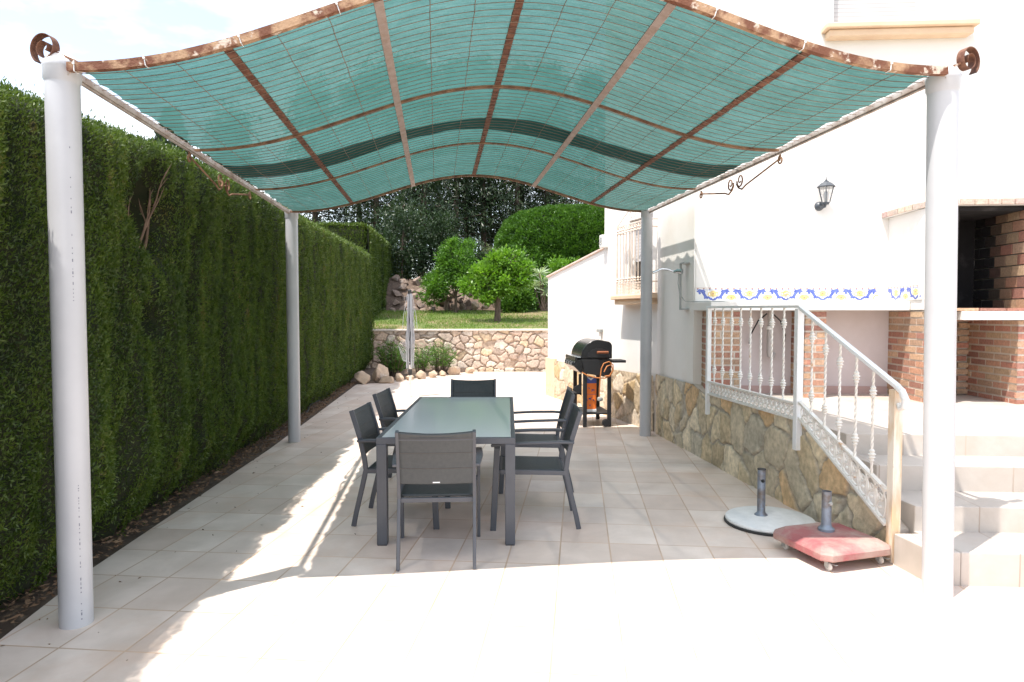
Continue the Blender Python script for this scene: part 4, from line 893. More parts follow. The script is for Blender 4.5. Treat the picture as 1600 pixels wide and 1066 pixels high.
# azulejo frieze
def frieze(mb, P, d, n, length, z0, unit=.404, seed=0):
    up = Vector((0, 0, 1)); d = Vector((d[0], d[1], 0)); n = Vector((n[0], n[1], 0)); P = Vector((P[0], P[1], z0)); H = .15
    def pt(s, z, o): return P + d * s + up * z + n * o
    def poly(ps, o, mi):
        mb.m = mi; k = len(ps); mb.add([pt(a, b, .008) for a, b in ps] + [pt(a, b, o) for a, b in ps], [tuple(range(k, 2 * k))] + [(i, (i + 1) % k, k + (i + 1) % k, k + i) for i in range(k)])
    nt_ = int(length / .1347 + .5)
    mb.m = 0
    for i in range(nt_):
        a, b = i * length / nt_ + .001, (i + 1) * length / nt_ - .001
        mb.add([pt(a, 0, 0), pt(b, 0, 0), pt(b, H, 0), pt(a, H, 0), pt(a, 0, .009), pt(b, 0, .009), pt(b, H, .009), pt(a, H, .009)], [(4, 5, 6, 7), (0, 1, 5, 4), (1, 2, 6, 5), (2, 3, 7, 6), (3, 0, 4, 7)])
    def stroke(cps, w0, w1, mi, o):
        L_, R_ = [], []
        for i, (a, b) in enumerate(cps):
            a1, b1 = cps[min(i + 1, len(cps) - 1)]; a0, b0 = cps[max(i - 1, 0)]; dx, dz = a1 - a0, b1 - b0; q = math.hypot(dx, dz) or 1; w_ = (w0 + (w1 - w0) * i / (len(cps) - 1)) / 2
            L_.append((a - dz / q * w_, b + dx / q * w_)); R_.append((a + dz / q * w_, b - dx / q * w_))
        for i in range(len(cps) - 1):
            mb.m = mi; mb.add([pt(*R_[i], o), pt(*R_[i + 1], o), pt(*L_[i + 1], o), pt(*L_[i], o)], [(0, 1, 2, 3)])
    def disc(a, b, r, mi, o, sy=1): mb.m = mi; mb.add([pt(a + r * math.cos(t_), b + sy * r * math.sin(t_), o) for t_ in np.linspace(0, 2 * PI, 13)[:-1]], [tuple(range(12))])
    c = unit * .5
    while c - unit * .5 < length - .1:
        for sg in (-1, 1):
            ok = lambda a: 0.004 < a < length - .004
            A = [(c + sg * x, z) for x, z in ((.165, .095), (.150, .118), (.125, .112), (.105, .085), (.088, .055), (.066, .036), (.045, .045))]
            if all(ok(a) for a, _ in A): stroke(A, .040, .026, 1, .0098)
            B = [(c + sg * x, z) for x, z in ((.125, .112), (.105, .118), (.085, .10))]
            if all(ok(a) for a, _ in B): stroke(B, .026, .010, 1, .0100)
            for q in ((.040, .036, .012), (.020, .026, .010), (.150, .088, .014), (.092, .034, .012), (.178, .108, .008)):
                if ok(c + sg * q[0] + .015) and ok(c + sg * q[0] - .015): disc(c + sg * q[0], q[1], q[2], 1, .0102)
            D_ = [(c + sg * x, z) for x, z in ((.015, .062), (.035, .055), (.055, .070), (.050, .095), (.028, .100))]
            if all(ok(a) for a, _ in D_): stroke(D_, .012, .010, 2, .0104)
            E_ = [(c + sg * x, z) for x, z in ((.202, .06), (.175, .062), (.155, .045), (.150, .02))]
            if all(ok(a) for a, _ in E_): stroke(E_, .016, .012, 2, .0104)
        if .06 < c < length - .06: stroke([(c - .05, .040), (c - .03, .020), (c, .013), (c + .03, .020), (c + .05, .040)], .016, .016, 1, .0099)
        if 0 < c < length: 
            disc(c, .082, .036, 2, .0106); disc(c, .082, .008, 3, .0108)
        if 0 < c + unit / 2 < length - .05: disc(c + unit / 2, .040, .042, 2, .0106, .75); disc(c + unit / 2, .035, .010, 3, .0108)
        c += unit
    s = .03
    while s < length - .02:
        k = int(s / .067) % 2; disc(s, .139, .0085, 3, .0102, .7); disc(s + .0, .128, .006, 1, .0103); s += .0673
    mb.m = 1; mb.add([pt(.002, .1235, .0100), pt(length - .002, .1235, .0100), pt(length - .002, .1275, .0100), pt(.002, .1275, .0100)], [(0, 1, 2, 3)])
    mb.m = 3; mb.add([pt(.002, .1455, .0101), pt(length - .002, .1455, .0101), pt(length - .002, .1495, .0101), pt(.002, .1495, .0101)], [(0, 1, 2, 3)])
M['tilew'] = pbr('glazed_white_tile', (.72, .71, .68), .18, (.76, .74, .70), 5); M['tileb'] = pbr('cobalt_glaze', (.06, .09, .36), .2, (.13, .18, .50), 40); M['tiley'] = pbr('yellow_glaze', (.62, .42, .12), .2, (.68, .54, .28), 40); M['tiler'] = pbr('brick_red_glaze', (.40, .17, .12), .2)
mb = MB(); frieze(mb, Hs(.01, .0), dF, nF, 2.03, 1.742); frieze(mb, Hs(2.128, .02), dS, nS, .72, 1.742)
part(mb.build('tile_frieze', 'tilew', BQ, mats=['tilew', 'tileb', 'tiley', 'tiler']), 'white tile frieze with blue scrolls and yellow flowers')
# tap and drain
t = thing('tap', 'small chrome wall tap in the middle of the blue tile frieze', 'tap', Hs(1.02, 0, 1.77)); mb = MB(); mb.tube([Hs(1.02, .0, 1.80), Hs(1.02, .06, 1.80), Hs(1.02, .10, 1.785), Hs(1.02, .105, 1.755)], [.012, .011, .009, .009], 10); mb.build('spout', 'chrome', t, smooth=True)
mb = MB(); mb.tube([Hs(.985, .05, 1.815), Hs(1.02, .05, 1.832), Hs(1.055, .05, 1.815)], .006, 6); mb.build('handle', 'chrome', t, smooth=True)
t = thing('drain_pipe', 'grey sink drain pipe with bottle trap under the counter between brick piers', 'drain pipe', Hs(.8, .15, 1.3))
mb = MB(); mb.tube([Hs(.80, .16, 1.63), Hs(.80, .16, 1.50), Hs(.80, .16, 1.44)], .022, 10); mb.tube([Hs(.80, .16, 1.44), Hs(.80, .16, 1.17), Hs(.80, .16, 1.13), Hs(.84, .15, 1.10), Hs(.87, .12, 1.16)], [.03, .03, .026, .018, .018], 10); mb.build('trap', pbr('grey_plastic', (.42, .38, .36), .5), t, smooth=True)
mb = MB(); mb.lathe([(.035, 0), (.038, .012), (.038, .03), (.03, .04)], Hs(.80, .16, 1.42), 14); mb.build('collar', 'white_paint', t, smooth=True)
for sg in (-1, 1): mb = MB(); mb.tube([Hs(.8 + sg * .03, .16, 1.60), Hs(.8 + sg * .12, .14, 1.52), Hs(.8 + sg * .19, .10, 1.36), Hs(.8 + sg * .19, .06, 1.26)], .008, 6); mb.build('hose', 'rubber', t, smooth=True)
# wall lantern
def lantern():
    t = thing('wall_lantern', 'dark coach lantern mounted high on the white wall above the counter', 'wall lamp', Hs(1.37, 0, 2.85))
    mb = MB(); mt = Matrix.Rotation(-bb, 3, 'Z') @ Matrix.Rotation(R(90), 3, 'X')
    mb.lathe([(.052, 0), (.050, .015), (.03, .035), (.012, .045)], Hs(1.37, 0, 2.80), 18, mat=mt); mb.tube([Hs(1.37, .03, 2.80), Hs(1.375, .075, 2.775), Hs(1.39, .115, 2.78), Hs(1.395, .13, 2.81)], [.012, .016, .015, .012], 8)
    mb.build('bracket', 'lamp_metal', t, smooth=True)
    c = Hs(1.395, .13, 2.80); seg = 6
    mb = MB(); mb.lathe([(.036, 0), (.04, .012), (.042, .022)], c, seg)
    r0, r1, z0, z1 = .044, .085, .022, .185
    for k in range(seg): a = 2 * PI * k / seg; mb.beam((c[0] + r0 * math.cos(a), c[1] + r0 * math.sin(a), c[2] + z0), (c[0] + r1 * math.cos(a), c[1] + r1 * math.sin(a), c[2] + z1), .008, .008)
    mb.lathe([(r1 + .008, z1), (r1 + .012, z1 + .008), (.06, z1 + .045), (.03, z1 + .06), (.03, z1 + .066), (.012, z1 + .072), (.012, z1 + .085), (.004, z1 + .09), (.003, z1 + .115)], c, 12)
    mb.build('cage', 'lamp_metal', t)
    MB().lathe([(r0 - .004, z0), (r1 - .004, z1 - .002)], c, seg).build('glass', 'lampglass', t)
    mb = MB(); mb.lathe([(.012, .03), (.02, .06), (.028, .10), (.02, .135), (.005, .145)], c, 12); mb.build('bulb', 'whitep', t, smooth=True)
lantern()

# ---------------------------------------------------------------- terrace and steps
def atp(X, p): return (X, (p - nx_ * X) / ny_)
def strip(mb, x0, p0, x1, p1, z0, z1):
    return mb.prism([atp(x0, p0), atp(9.2, p0), atp(9.2, p1), atp(x0, p1)], z0, z1)
SG = thing('steps', 'four beige tiled steps rising to the raised terrace on the right', 'steps', (3.6, 4.2, 0))
for p0, p1, x0, z0, z1, nm in ((4.11, 4.515, 2.915, -.02, .20, 'step'), (4.50, 4.905, 3.062, 0, .364, 'step'), (4.885, 5.255, 3.062, .05, .542, 'step')):
    mb = MB(); strip(mb, x0 if z1 > .25 else 3.062, p0, 0, p1, z0, z1)
    if z1 < .25: mb.prism([atp(2.90, p0), atp(3.06, p0), (3.06, 3.98), (2.90, 4.0)], z0, z1)
    mb.build(nm, 'tile_step', SG, bevel=.006)
mb = MB(); mb.prism([atp(3.062, 5.24), atp(9.2, 5.24), atp(9.2, 7.95), (3.062, 7.55)], .05, .70); mb.build('terrace_floor', 'tile_step', bevel=.006)['kind'] = 'structure'
# corroded pipe stub
t = MB().lathe([(.034, 0), (.034, .085), (.028, .085), (.028, .01)], (2.945, 4.0, -.0), 18).build('pipe_stub', 'rust', smooth=True); tag(t, 'short corroded pipe stub in the floor at the foot of the rusty railing post', 'pipe')

# ---------------------------------------------------------------- railing
RL = thing('railing', 'ornate white wrought iron railing with rust stained end post beside the steps', 'railing', (2.9, 5.5, 0)); RX = 2.898
def rpost(Y, z0, z1, wx, wy, m_, label=None, x=RX):
    o = MB().box((x, Y, (z0 + z1) / 2), (wx, wy, z1 - z0)).build('post', m_, RL, bevel=.003)
    if label: part(o, label)
rpost(7.0, .52, 1.655, .045, .045, 'rail_white'); rpost(5.18, .50, 1.64, .055, .055, 'rail_white'); rpost(4.045, .0, 1.115, .06, .06, 'rusty_white', 'rust stained end post at the bottom of the steps', 2.925)
MB().box((2.925, 5.18, .515), (.02, .08, .07)).build('foot_plate', 'rail_white', RL)
mb = MB(); mb.beam((RX, 7.03, 1.668), (RX, 5.155, 1.655), .042, .022); mb.build('top_rail', 'rail_white', RL, bevel=.003)
mb = MB(); mb.beam((RX, 5.17, 1.650), (RX + .02, 4.02, 1.135), .042, .026); mb.tube([(RX + .02, 4.04, 1.142), (RX + .02, 3.98, 1.11), (RX + .02, 3.945, 1.06), (RX + .02, 3.955, 1.015), (RX + .02, 3.99, 1.0), (RX + .02, 4.01, 1.03)], [.021, .023, .024, .023, .021, .016], 10)
part(mb.build('handrail', 'rail_white', RL, bevel=.003), 'sloping handrail with curled lower end')
lo1 = lambda Y: float(np.interp(Y, [5.2, 7.0], [.872, .874])); bo1 = lambda Y: .745
lo2 = lambda Y: float(np.interp(Y, [4.09, 5.13], [.46, .88])); bo2 = lambda Y: float(np.interp(Y, [4.09, 5.13], [.235, .755])); tp2 = lambda Y: float(np.interp(Y, [4.02, 5.17], [1.125, 1.64]))
for fa, nm in ((lo1, 0), (bo1, 0)): MB().beam((RX, 6.98, fa(6.98)), (RX, 5.205, fa(5.205)), .034, .018).build('lower_rail', 'white_iron', RL, bevel=.002)
for fa in (lo2, bo2): MB().beam((RX, 5.15, fa(5.13) + .01), (RX, 4.075, fa(4.075) - .004), .034, .020).build('lower_rail', 'white_iron', RL, bevel=.002)
def scrollpanel(Y0, Y1, lo, bo, n):
    mb = MB()
    for k in range(n):
        Yc = Y0 + (k + .5) / n * (Y1 - Y0); w_ = (Y1 - Y0) / n
        f = lambda a, b: (RX, Yc + a * w_, (lo(Yc + a * w_) + bo(Yc + a * w_)) / 2 + b * ((lo(Yc) - bo(Yc)) / 2 - .010))
        mb.tube([f(.62 * math.cos(a), .95 * math.sin(a)) for a in np.linspace(0, 2 * PI, 17)], .0062, 5, cap=False)
        mb.tube([f(-.5 + .9 * s, -.9 + 1.8 * s + .25 * math.sin(s * 6.28)) for s in np.linspace(0, 1, 10)], .0055, 5)
        mb.tube([f(.28 * math.cos(a) * (1 - a / 9), .3 + .3 * math.sin(a) * (1 - a / 9)) for a in np.linspace(0, 6, 12)], .005, 4)
        mb.lathe([(.001, -.011), (.011, -.005), (.011, .005), (.001, .011)], f(0, -.35), 6)
    return mb
part(scrollpanel(6.96, 5.22, lo1, bo1, 22).build('scroll_panel', 'white_iron', RL, smooth=True), 'cast openwork band under the level balusters')
part(scrollpanel(5.12, 4.09, lo2, bo2, 11).build('scroll_panel', 'white_iron', RL, smooth=True), 'sloping cast openwork band beside the steps')
def baluster(Y, z0, z1):
    mb = MB(); L_ = z1 - z0; n = 60
    path = [(RX, Y, z0 + L_ * k / n) for k in range(n + 1)]
    mb.tube(path, .0098, 4, twist=.42, up=(1, 0, 0))
    for zz in (z0 + .13, z1 - .135):
        mb.lathe([(.010, -.042), (.017, -.036), (.012, -.026), (.024, -.014), (.015, -.004), (.026, .006), (.014, .018), (.019, .028), (.010, .040)], (RX, Y, zz), 12)
    mb.build('baluster', 'white_iron', RL, smooth=True)
for k in range(8): Y = 6.84 - k * .203; baluster(Y, lo1(Y) + .008, 1.652)
for Y in (4.985, 4.80, 4.615, 4.42, 4.235): baluster(Y, lo2(Y) + .006, tp2(Y) - .008)

# ---------------------------------------------------------------- parasol bases
t = thing('parasol_base', 'round pale concrete parasol base with steel tube by the stone wall', 'parasol base', (2.53, 4.90, 0))
MB().lathe([(.33, 0), (.335, .006), (.335, .016), (.33, .02)], (2.53, 4.9, 0), 48).build('rubber_rim', 'rubber', t, smooth=True)
mb = MB(); mb.lathe([(.322, .018), (.327, .03), (.322, .042), (.30, .050), (.12, .062), (.0005, .064)], (2.53, 4.9, 0), 48); mb.build('disc', 'concrete_white', t, smooth=True)
def basetube(t, x, y, z0, z1, r_, cap):
    mb = MB(); mb.lathe([(r_ + .022, z0), (r_ + .02, z0 + .014), (r_ + .004, z0 + .03), (r_, z0 + .04), (r_, z1), (r_ - .004, z1), (r_ - .004, z0 + .05)], (x, y, 0), 24); mb.build('tube', 'tube', t, smooth=True)
    mb = MB(); mb.lathe([(r_ - .0045, z1 - .06), (r_ - .0045, z1 - .055)], (x, y, 0), 20); mb.lathe([(r_ + .002, z1 - .004), (r_ + .002, z1 + .003), (r_ - .004, z1 + .003)], (x, y, 0), 20); mb.build('tube_mouth', 'rubber', t)
    mb = MB(); mt = Matrix.Rotation(R(90), 3, 'X'); mb.lathe([(.012, 0), (.013, .012), (.009, .02)], (x - .006, y - r_ + .004, z1 - .085), 10, mat=mt); mb.build('set_screw', 'black_matte', t)
basetube(t, 2.47, 4.92, .05, .415, .030, 1)
t = thing('parasol_base', 'square dusty red parasol base on small casters in front of the stone wall', 'parasol base', (2.585, 4.19, 0), R(10.5))
mb = MB(); h = .272
def sq(r_, z, c=.05):
    a = r_; q = c; return [(-a + q, -a, z), (a - q, -a, z), (a, -a + q, z), (a, a - q, z), (a - q, a, z), (-a + q, a, z), (-a, a - q, z), (-a, -a + q, z)]
rings = [sq(h - .006, .070), sq(h, .078), sq(h, .112), sq(h - .008, .120), sq(h - .016, .124), sq(h - .014, .124), sq(h - .050, .148), sq(h - .056, .149), sq(.05, .150, .02)]
vs = [p for r_ in rings for p in r_]; n = len(rings)
mb.add(vs, [(8 * i + k, 8 * i + (k + 1) % 8, 8 * i + 8 + (k + 1) % 8, 8 * i + 8 + k) for i in range(n - 1) for k in range(8)] + [tuple(range(8))[::-1], tuple(range(8 * n - 8, 8 * n))])
mb.build('body', 'red', t, world=False, bevel=.002)
for cx, cy in ((-.2, -.2), (.2, -.2), (-.2, .2), (.2, .2)):
    mb = MB(); mt = Matrix.Rotation(R(90), 3, 'Y') ; mb.lathe([(.022, -.009), (.026, -.006), (.026, .006), (.022, .009)], (cx, cy - .012, .026), 18, mat=mt); w_ = mb.build('caster', 'caster', t, world=False, smooth=True)
    mb = MB(); mb.box((cx - .014, cy - .006, .045), (.003, .03, .045)); mb.box((cx + .014, cy - .006, .045), (.003, .03, .045)); mb.box((cx, cy, .066), (.04, .04, .004)); mb.box((cx + .02, cy - .04, .045), (.02, .035, .004)); mb.build('fork', 'grey_metal', w_, world=False)
tb = thing('tmp', 'x', 'x'); bpy.data.objects.remove(tb)
mb = MB(); r_ = .031; mb.lathe([(.052, .146), (.052, .166), (.036, .18), (r_, .20), (r_, .415), (r_ - .004, .415), (r_ - .004, .21)], (.02, .06, 0), 24); mb.build('tube', 'tube', t, world=False, smooth=True)
mb = MB(); mb.lathe([(r_ - .0045, .35), (r_ - .0045, .355)], (.02, .06, 0), 20); mb.build('tube_mouth', 'rubber', t, world=False)
mb = MB(); mb.lathe([(.012, 0), (.013, .012), (.009, .02)], (.02, .06 - r_ + .004, .34), 10, mat=Matrix.Rotation(R(90), 3, 'X')); mb.build('set_screw', 'grey_metal', t, world=False)

# ---------------------------------------------------------------- table and chairs
TY = R(-6.1)
T_ = thing('dining_table', 'long charcoal patio table with grey green glass top', 'table', (.19, 5.81, 0), TY)
TL, TW = 2.30, .955; f = .045
mb = MB(); z = .735
for a, b, c, d in ((-TW / 2, -TL / 2, TW / 2, -TL / 2 + .03), (-TW / 2, TL / 2 - .03, TW / 2, TL / 2), (-TW / 2, -TL / 2 + .031, -TW / 2 + .03, TL / 2 - .031), (TW / 2 - .03, -TL / 2 + .031, TW / 2, TL / 2 - .031)): mb.box(((a + c) / 2, (b + d) / 2, .728), (c - a, d - b, .044))
mb.build('frame', 'charcoal', T_, world=False, bevel=.003)
mb = MB(); mb.box((0, -.0, .744), (TW - .064, TL - .064, .008)); mb.build('glass_top', 'glass_top', T_, world=False, bevel=.0015)
mb = MB(); mb.box((0, 0, .7145), (TW - .07, .04, .03)); mb.build('cross_brace', 'charcoal', T_, world=False)
for sx in (-1, 1):
    for sy in (-1, 1):
        lg = MB().box((sx * (TW / 2 - .036), sy * (TL / 2 - .036), .3555), (.070, .070, .699)).build('leg', 'charcoal', T_, world=False, bevel=.004)
        MB().box((sx * (TW / 2 - .036), sy * (TL / 2 - .036), .003), (.064, .064, .006)).build('foot_cap', 'rubber', lg, world=False)
def chair():
    t = thing('patio_chair', 'x', 'chair', (0, 0, 0), 0, 'matching charcoal patio armchairs round the table')
    def prof(path, wx, wy):
        mb = MB(); vs = []
        path = [Vector(p) for p in path]
        for i, p in enumerate(path):
            d = (path[min(i + 1, len(path) - 1)] - path[max(i - 1, 0)]).normalized(); sx_ = Vector((1, 0, 0)); sx_ = (sx_ - d * sx_.dot(d)).normalized(); sy_ = d.cross(sx_)
            for a, b in ((-1, -1), (1, -1), (1, 1), (-1, 1)): vs.append(p + sx_ * (a * wx / 2) + sy_ * (b * wy / 2))
        n = len(path); return mb.add(vs, [(4 * k + a, 4 * k + (a + 1) % 4, 4 * k + 4 + (a + 1) % 4, 4 * k + 4 + a) for k in range(n - 1) for a in range(4)] + [(3, 2, 1, 0), (4 * n - 4, 4 * n - 3, 4 * n - 2, 4 * n - 1)])
    for s in (-1, 1):
        x = s * .238
        prof([(x, -.335, 0), (x, -.315, .10), (x, -.262, .32), (x, -.238, .43), (x, -.250, .52), (x, -.285, .68), (x, -.345, .875)], .022, .036).build('rear_leg', 'charcoal', t, world=False, bevel=.004)
        prof([(s * .272, .300, 0), (s * .272, .286, .30), (s * .272, .270, .615)], .022, .044).build('front_leg', 'charcoal', t, world=False, bevel=.004)
        prof([(s * .272, .315, .632), (s * .274, .24, .640), (s * .276, 0, .652), (s * .262, -.20, .655), (s * .252, -.295, .650)], .046, .020).build('armrest', 'charcoal', t, world=False, bevel=.006)
    mb = MB(); 
    for s in (-1, 1): mb.beam((s * .238, -.235, .42), (s * .248, .245, .432), .022, .034)
    mb.beam((-.25, .25, .432), (.25, .25, .432), .030, .030); mb.beam((-.238, -.232, .415), (.238, -.232, .415), .022, .030)
    for s in (-1, 1): mb.beam((s * .249, .272, .432), (s * .268, .272, .432), .03, .03)
    mb.build('seat_frame', 'charcoal', t, world=False, bevel=.003)
    mb = MB(); mb.grid(lambda u, v: ((u - .5) * .462, -.215 + v * .468, .444 - .016 * math.sin(PI * u) * math.sin(PI * v)), 12, 12); o = mb.build('seat', 'textilene', t, world=False, smooth=True)
    sd = o.modifiers.new('solid', 'SOLIDIFY'); sd.thickness = .012; sd.offset = -1
    mb = MB()
    def bk(u, v):
        z = .530 + v * .340; x = (u - .5) * .474; y0 = float(np.interp(z, [.43, .52, .68, .875], [-.238, -.250, -.285, -.345])); dip = .018 * math.sin(PI * u)
        seam = -.004 * max(0, 1 - min(abs(v - q) for q in (.30, .60, .88)) / .03)
        return (x, y0 - dip - .006, z - (.012 * math.sin(PI * u) if v > .95 else 0)), seam
    mb.grid(lambda u, v: bk(u, v)[0], 14, 48); o = mb.build('backrest', 'textilene', t, world=False, smooth=True); sd = o.modifiers.new('solid', 'SOLIDIFY'); sd.thickness = .020; sd.offset = 0
    for q in (.30, .60, .88):
        mb = MB()
        for sgn in (-1, 1): mb.tube([Vector(bk(u, q)[0]) + Vector((0, sgn * .0105, 0)) for u in np.linspace(.01, .99, 20)], .0026, 4)
        mb.build('seam', 'seam', o, world=False)
    mb = MB(); mb.tube([Vector(bk(u, .86)[0]) + Vector((0, -.004, 0)) for u in np.linspace(0, 1, 20)], .008, 8); mb.tube([Vector(bk(u, .02)[0]) for u in np.linspace(0, 1, 20)], .009, 8); mb.build('back_rail', 'charcoal', t, world=False, smooth=True)
    return t
def copytree(o, parent=None):
    c = o.copy(); COL.objects.link(c); c.parent = parent
    for ch in list(o.children): copytree(ch, c)
    return c
PCH = chair()
CH = [(.018, 4.565, -3, 'chair at the near end of the table with its back to the camera'),
      (-.245, 5.36, -100, 'nearer chair on the left long side of the table'), (-.165, 6.40, -101, 'farther chair on the left long side of the table'),
      (.745, 5.20, 84, 'nearer chair on the right long side of the table'), (.90, 6.22, 84, 'farther chair on the right long side of the table'),
      (.385, 7.18, 174.5, 'chair at the far end of the table facing the camera')]
for i, (x, y, a, lb) in enumerate(CH):
    c = PCH if i == 0 else copytree(PCH); c.location = (x, y, 0); c.rotation_euler = (0, 0, R(a)); c['label'] = 'charcoal ' + lb
    if i == 0: CH0 = c
mb = MB(); mb.box((.0, -.289, .540), (.045, .004, .007)); o = mb.build('care_tag', 'whitep', CH0, world=False); 

# ---------------------------------------------------------------- gas grill
GR = thing('gas_grill', 'black gas grill on a cart with domed lid and orange hose by the house wall', 'grill', (2.27, 9.72, 0), R(0))
x0, x1, y0, y1 = 2.06, 2.47, 9.38, 10.10
for x, y in ((x0 + .03, y0 + .02), (x1 - .03, y0 + .02), (x0 + .03, y1 - .02), (x1 - .03, y1 - .02)): MB().box((x, y, .40), (.055, .035, .80)).build('leg', 'black_matte', GR, bevel=.004)
MB().box(((x0 + x1) / 2, (y0 + y1) / 2, .185), (x1 - x0 + .02, y1 - y0 - .06, .022)).build('bottom_shelf', 'black_matte', GR, bevel=.003)
mb = MB(); vs = [(x0 - .02, .74), (x1, .74), (x1 + .005, .965), (x0 - .03, .965)]; vs = [(x0 + .02, .76), (x1 - .02, .70), (x1 + .005, .955), (x0 - .03, .955)]
mb.add([(a, y0, b) for a, b in vs] + [(a, y1, b) for a, b in vs], [(0, 1, 2, 3), (7, 6, 5, 4), (0, 4, 5, 1), (1, 5, 6, 2), (2, 6, 7, 3), (3, 7, 4, 0)]); mb.build('firebox', 'black_matte', GR, bevel=.006)
# lid, D section
pr = [(x0 - .03, .965)] + [(x0 + .215 + .245 * math.cos(a) * (1.0), .975 + .255 * math.sin(a)) for a in np.linspace(PI, PI * .42, 18)] + [(x1 - .045, 1.205), (x1 - .01, 1.185), (x1 + .005, 1.15), (x1 + .005, .965)]
mb = MB(); k = len(pr); e = .012
mb.add([(a, y0 + .005, b) for a, b in pr] + [(a, y1 - .005, b) for a, b in pr], [tuple(range(k)), tuple(range(k, 2 * k))[::-1]] + [((i + 1) % k, i, k + i, k + (i + 1) % k) for i in range(k)])
lid = mb.build('lid', 'black_metal', GR, smooth=True, bevel=.008)
mb = MB(); prr = [(x0 + .22 + .165 * math.cos(a), .985 + .13 * math.sin(a)) for a in np.linspace(PI, 0, 14)]; mb.add([(a, y0 + .0035, b) for a, b in prr] + [(a, y0 - .003, b) for a, b in prr], [tuple(range(14, 28))] + [(i, (i + 1) % 14, 14 + (i + 1) % 14, 14 + i) for i in range(14)]); mb.build('end_panel', 'black_matte', lid)
mb = MB(); mb.tube([(x0 + .19, y0 - .03, 1.055), (x0 + .35, y0 - .03, 1.055)], .019, 10); o = part(mb.build('side_handle', 'wood', GR, smooth=True), 'reddish wooden handle')
mb = MB(); mb.box((x0 + .21, y0 - .014, 1.045), (.012, .03, .02)); mb.box((x0 + .33, y0 - .014, 1.045), (.012, .03, .02)); mb.build('handle_bracket', 'black_matte', o)
# emblem on lid
mb = MB(); em = [(0, 0), (.012, .016), (.03, .012), (.045, .022), (.05, .010), (.038, .002), (.042, -.014), (.026, -.004), (.010, -.012)]
mb.add([(x0 + .065 + a * .35 - .012 - .0, y0 + .25 + a * 2.0, 1.14 + b * 1.0 + a * .3) for a, b in em], [tuple(range(9))]); mb.build('emblem', 'whitep', lid)
mb = MB(); mb.beam((x0 - .045, y0 + .02, .985), (x0 - .045, y1 - .02, .985), .12, .014); mb.build('front_ledge', 'chrome', GR, bevel=.003)
mb = MB(); mb.beam((x0 - .10, y0 - .01, .965), (x0 - .10, y1, .965), .03, .05); mb.build('lid_lip', 'black_metal', GR, bevel=.004)
mb = MB(); q = [(x0 - .135, .86), (x0 - .03, .76), (x0 + .0, .80), (x0 - .03, .955), (x0 - .11, .945)]; k = 5
mb.add([(a, y0 - .005, b) for a, b in q] + [(a, y1, b) for a, b in q], [tuple(range(k))[::-1], tuple(range(k, 2 * k))] + [(i, (i + 1) % k, k + (i + 1) % k, k + i) for i in range(k)]); cp = mb.build('control_panel', 'black_metal', GR, bevel=.004)
for j in range(4):
    y = y0 + .10 + j * .155; mt = Vector((-.69, 0, -.1)).to_track_quat('Z', 'Y').to_matrix(); mb = MB(); mb.lathe([(.030, 0), (.030, .006), (.022, .012), (.020, .035), (.004, .036)], (x0 - .118, y, .90), 16, mat=mt); mb.build('knob', 'black_metal', cp, smooth=True)
    mb = MB(); mb.box((x0 - .155, y, .897), (.006, .005, .034)); mb.build('knob_mark', 'whitep', cp)
MB().box((x1 + .105, y0 + .12, .925), (.19, .28, .035)).build('rear_shelf', 'black_matte', GR, bevel=.004)
mb = MB(); q = [(x0 - .05, .74), (x0 - .01, .76), (x0 - .01, .44), (x0 - .14, .52), (x0 - .12, .56), (x0 - .05, .60)]; k = 6
mb.add([(a, y0 + .05, b) for a, b in q] + [(a, y0 + .075, b) for a, b in q], [tuple(range(k)), tuple(range(k, 2 * k))[::-1]] + [(i, (i + 1) % k, k + (i + 1) % k, k + i) for i in range(k)]); mb.box((x0 - .09, y0 + .2, .47), (.15, .3, .02)); mb.box((x0 - .155, y0 + .2, .50), (.015, .3, .09)); mb.build('front_rack', 'black_matte', GR)
mb = MB(); mb.tube([(x0 - .02, y0 - .012, .775), (x0 + .05, y0 - .02, .735), (x0 + .17, y0 - .02, .70), (x0 + .30, y0 - .02, .69), (x0 + .38, y0 - .02, .72), (x0 + .425, y0 - .02, .80), (x0 + .42, y0 - .025, .88), (x0 + .36, y0 - .03, .925), (x0 + .285, y0 - .035, .90), (x0 + .25, y0 - .04, .83), (x0 + .235, y0 - .04, .70), (x0 + .225, y0 - .035, .55), (x0 + .225, y0 - .03, .43)], .0085, 8)
mb.tube([(x0 + .30, y0 - .03, .72), (x0 + .37, y0 - .035, .73), (x0 + .415, y0 - .035, .80), (x0 + .39, y0 - .035, .88), (x0 + .33, y0 - .035, .86), (x0 + .29, y0 - .035, .78)], .0085, 8)
part(mb.build('gas_hose', 'orange_hose', GR, smooth=True), 'looped orange gas hose')
mb = MB(); mb.lathe([(.02, -.03), (.036, -.022), (.042, 0), (.036, .02), (.018, .03)], (x0 + .235, y0 - .03, .40), 16); mb.build('regulator', 'grey_metal', GR, smooth=True)
mb = MB(); mb.lathe([(.001, -.03), (.05, -.03), (.055, -.02), (.055, .02), (.05, .03), (.001, .03)], (x0 + .33, y0 + .01, .055), 18, mat=Matrix.Rotation(R(90), 3, 'X')); mb.build('wheel', 'black_matte', GR, smooth=True)
